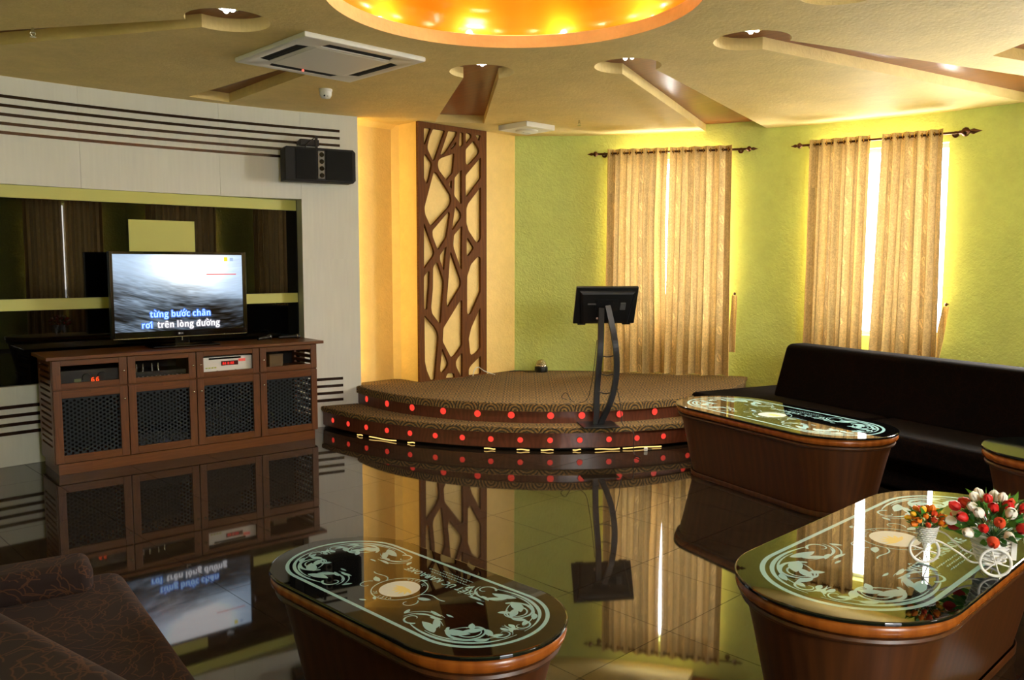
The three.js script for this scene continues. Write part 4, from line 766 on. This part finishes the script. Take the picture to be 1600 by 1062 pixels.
{
  const t = thing('disco_lamp', 'small dome disco lamp with black base on the stage by the green wall', 'lamp', [6.83, 0.392, -6.56]);
  mesh('base', lathe([[0.001, 0], [0.072, 0], [0.076, 0.01], [0.074, 0.055], [0.066, 0.062], [0.001, 0.062]], 28), M.blackPlastic, t);
  mesh('ring', lathe([[0.066, 0.062], [0.072, 0.066], [0.07, 0.078], [0.06, 0.08]], 28), M.chrome, t);
  mesh('dome', new THREE.SphereGeometry(0.064, 28, 14, 0, 6.2832, 0, Math.PI / 2).translate(0, 0.078, 0), phy({ color: 0xe8dcb0, roughness: 0.1, transmission: 0.75, thickness: 0 }), t);
  mesh('bulb', new THREE.SphereGeometry(0.022, 16, 10).translate(0, 0.09, 0), M.chrome, t);
  mesh('cord', tube([V(-0.07, 0.012, 0), V(-0.16, 0.006, -0.06), V(-0.14, 0.006, -0.2), V(-0.28, 0.006, -0.24)], 0.004, 30, 6), M.cable, t);
}
tag(mesh('loose_cable', tube([V(5.93, 0.41, -6.72), V(5.99, 0.47, -6.76), V(6.06, 0.49, -6.78), V(6.14, 0.44, -6.76), V(6.24, 0.398, -6.7)], 0.005, 40, 6), std({ color: 0xd8d4c8, roughness: 0.5 })), 'short loose white cable curling in front of the lattice panel', 'cable');
{
  const p = polar([7.187, -6.913], 2.95, 242, 0.0), t = thing('cable_adapter', 'small white plug adapter on the floor at the foot of the stage', 'adapter', [p.x, 0, p.z], 0.6);
  mesh('case', rbox(-0.02, 0.02, 0, 0.03, -0.015, 0.015, 0.005), M.whitePlastic, t);
  mesh('lead', tube([V(0, 0.015, 0.01), V(0.05, 0.005, 0.05), V(0.14, 0.005, 0.02)], 0.003, 20, 6), M.cable, t);
}

// ================================================================ FLOWER TRICYCLE
{
  const F = V(3.085, 0.55, -1.056), R = V(3.177, 0.55, -0.863), dir = R.clone().sub(F), base = dir.length(), turn = Math.atan2(-dir.z, dir.x);
  const white = std({ color: 0xf0eeea, roughness: 0.4 });
  const t = thing('flower_tricycle', 'white wire toy tricycle planter with two baskets on the glass table', 'planter', [F.x, F.y, F.z], turn);
  // local x runs from the front wheel towards the rear wheels
  const wr = 0.052, wire = 0.0035;
  const wheel = (x, z, r) => { const w = new THREE.Group(); w.name = 'wheel'; w.position.set(x, r, z); t.add(w); mesh('tyre', new THREE.TorusGeometry(r - 0.005, 0.005, 10, 36), white, w); const sp = []; for (let k = 0; k < 3; k++) sp.push(at(cyl(0.0024, 0.0024, 2 * r - 0.01, 6), 0, 0, 0, 0, 0, k * Math.PI / 3 + 0.3)); mesh('spokes', sp, white, w); };
  wheel(0, 0, wr); wheel(base, -0.055, wr); wheel(base, 0.062, wr);
  mesh('axle', cyl(0.003, 0.003, 0.12, 8).rotateX(Math.PI / 2).translate(base, wr, 0.003), white, t);
  mesh('frame', [tube([V(0, wr, -0.01), V(0.012, 0.1, -0.008), V(0.03, 0.125, 0), V(0.06, 0.12, 0), V(0.13, 0.065, 0.005), V(base, wr, 0.01)], wire, 40), tube([V(0.0, 0.1, 0.012), V(0.05, 0.088, 0.01), V(0.11, 0.055, 0.012), V(0.15, 0.03, 0.015), V(base, 0.045, 0.02)], wire, 40), tube([V(0, wr, 0.01), V(0.01, 0.09, 0.01)], wire, 6)], white, t);
  // woven baskets: stacked wavy rings with a solid lining
  const basket = (x, y, z, r0, r1, h) => { const g = [lathe([[0.001, 0], [r0 - 0.003, 0], [r1 - 0.003, h]], 28)]; for (let k = 0; k <= 7; k++) { const v = k / 7, r = r0 + (r1 - r0) * v, pts = []; for (let i = 0; i < 36; i++) pts.push(V((r + (((i + k) % 2) ? 0.002 : -0.001)) * Math.cos(i * 10 * D2R), h * v, (r + (((i + k) % 2) ? 0.002 : -0.001)) * Math.sin(i * 10 * D2R))); g.push(tube(pts, 0.0032, 72, 5, true)); } const b = mesh('basket', g, white, t); b.position.set(x, y, z); return b; };
  basket(0.005, 0.085, 0, 0.024, 0.036, 0.055);
  basket(base - 0.005, 0.045, 0.0, 0.045, 0.07, 0.09);
  mesh('handle_post', box(base + 0.05, base + 0.066, 0.06, 0.13, 0.03, 0.04), white, t);
  // flowers: arrangements that stand in the baskets
  const leafGeo = (() => { const s = new THREE.Shape(); s.moveTo(0, 0); s.quadraticCurveTo(0.012, 0.014, 0, 0.042); s.quadraticCurveTo(-0.012, 0.014, 0, 0); const g = new THREE.ShapeGeometry(s, 5), p = g.attributes.position; for (let i = 0; i < p.count; i++) p.setZ(i, 0.006 * Math.sin(p.getY(i) * 70) + Math.abs(p.getX(i)) * 0.5); g.computeVertexNormals(); return g; })();
  const bladeGeo = (() => { const s = new THREE.Shape(); s.moveTo(-0.003, 0); s.lineTo(0.003, 0); s.lineTo(0.0, 0.11); s.closePath(); const g = new THREE.ShapeGeometry(s), p = g.attributes.position; for (let i = 0; i < p.count; i++) p.setZ(i, p.getY(i) * p.getY(i) * 1.2); g.computeVertexNormals(); return g; })();
  const budGeo = (() => {            // rosebud: wrapped petals
    const g = [], prof = [[0.001, -0.011], [0.008, -0.009], [0.0125, -0.001], [0.0115, 0.008], [0.007, 0.012]];
    for (let k = 0; k < 4; k++) { const q = new THREE.LatheGeometry(prof.map(([r, y]) => new THREE.Vector2(r * (1 - k * 0.15), y + k * 0.0012)), 10, k * 1.9, 4.2); g.push(q); }
    g.push(new THREE.SphereGeometry(0.0075, 10, 8).translate(0, 0.004, 0)); return join(g);
  })();
  const petal = { white: std({ color: 0xfbf7ee, roughness: 0.6, side: 2 }), red: std({ color: 0xd01c16, roughness: 0.55, side: 2 }), orange: std({ color: 0xf08010, roughness: 0.55, side: 2 }), yellow: std({ color: 0xf4b81c, roughness: 0.55, side: 2 }), coral: std({ color: 0xe8502c, roughness: 0.55, side: 2 }) };
  const green = [0x3f8a24, 0x2c6a1c, 0x6aa838].map((c) => phy({ color: c, roughness: 0.55, side: THREE.DoubleSide, transmission: 0.25, thickness: 0 }));
  function bouquet(label, cx, cy, rx, ry, n, scale, colors, leaves, blades, small) {
    const c = V(cx, 0, 0).applyAxisAngle(V(0, 1, 0), turn).add(F), b = thing('flower_arrangement', label, 'flowers', [c.x, F.y + cy, c.z], turn);
    const stems = [];
    for (let i = 0; i < n; i++) {
      const ph = i * 2.39996, q = Math.sqrt((i + 0.5) / n), el = Math.acos(1 - 1.12 * q * q), d = V(Math.sin(el) * Math.cos(ph), Math.cos(el) * 0.95 + 0.05, Math.sin(el) * Math.sin(ph)), r = rr(0.86, 1.08);
      const h = mesh('flower', budGeo, petal[colors[i % colors.length]], b); h.position.set(d.x * rx * r, 0.01 + d.y * ry * r, d.z * rx * r); h.quaternion.setFromUnitVectors(V(0, 1, 0), d); h.scale.setScalar(scale * rr(0.9, 1.15));
      stems.push(tube([V(0, -0.02, 0), V(d.x * rx * 0.5, d.y * ry * 0.55, d.z * rx * 0.5), h.position.clone().addScaledVector(d, -0.01)], 0.0012, 8, 5));
    }
    mesh('stems', stems, green[1], b);
    for (let i = 0; i < leaves; i++) { const ph = rr(0, 6.28), el = rr(0.5, 1.75), d = V(Math.sin(el) * Math.cos(ph), Math.cos(el), Math.sin(el) * Math.sin(ph)), l = mesh('leaf', leafGeo, green[i % 3], b); l.position.set(d.x * rx * rr(0.35, 0.75), 0.012 + d.y * ry * rr(0.35, 0.7), d.z * rx * rr(0.35, 0.75)); l.quaternion.setFromUnitVectors(V(0, 1, 0), d); l.rotateY(rr(0, 6.28)); l.scale.setScalar(scale * rr(0.9, 1.5)); }
    for (let i = 0; i < blades; i++) { const l = mesh('grass_blade', bladeGeo, green[2], b), ph = rr(0, 6.28); l.rotation.set(rr(0.1, 0.5) * Math.cos(ph), ph, rr(0.1, 0.5) * Math.sin(ph)); l.position.set(0.02 * Math.cos(ph), ry * 0.4, 0.02 * Math.sin(ph)); }
    if (small) { const g = []; for (let i = 0; i < 60; i++) { const ph = rr(0, 6.28), el = rr(0.4, 1.7); g.push(at(new THREE.SphereGeometry(0.003, 6, 4), rx * rr(0.7, 1) * Math.sin(el) * Math.cos(ph), 0.012 + ry * rr(0.7, 0.95) * Math.cos(el), rx * rr(0.7, 1) * Math.sin(el) * Math.sin(ph))); } const f = mesh('filler_blossom', g, std({ color: 0xd8e8b0, roughness: 0.7 }), b); f.userData.kind = 'stuff'; }
  }
  bouquet('red and white artificial roses with green leaves in the larger white basket', base + 0.0, 0.135, 0.135, 0.125, 42, 1.45, ['white', 'red', 'white', 'red', 'white', 'coral', 'red'], 96, 9, true);
  bouquet('small orange and yellow artificial roses in the smaller white basket', 0.005, 0.14, 0.058, 0.052, 24, 0.92, ['orange', 'yellow', 'orange', 'coral'], 40, 0, true);
}
// ---------------------------------------------------------------- end of objects
renderer.render(scene, camera);
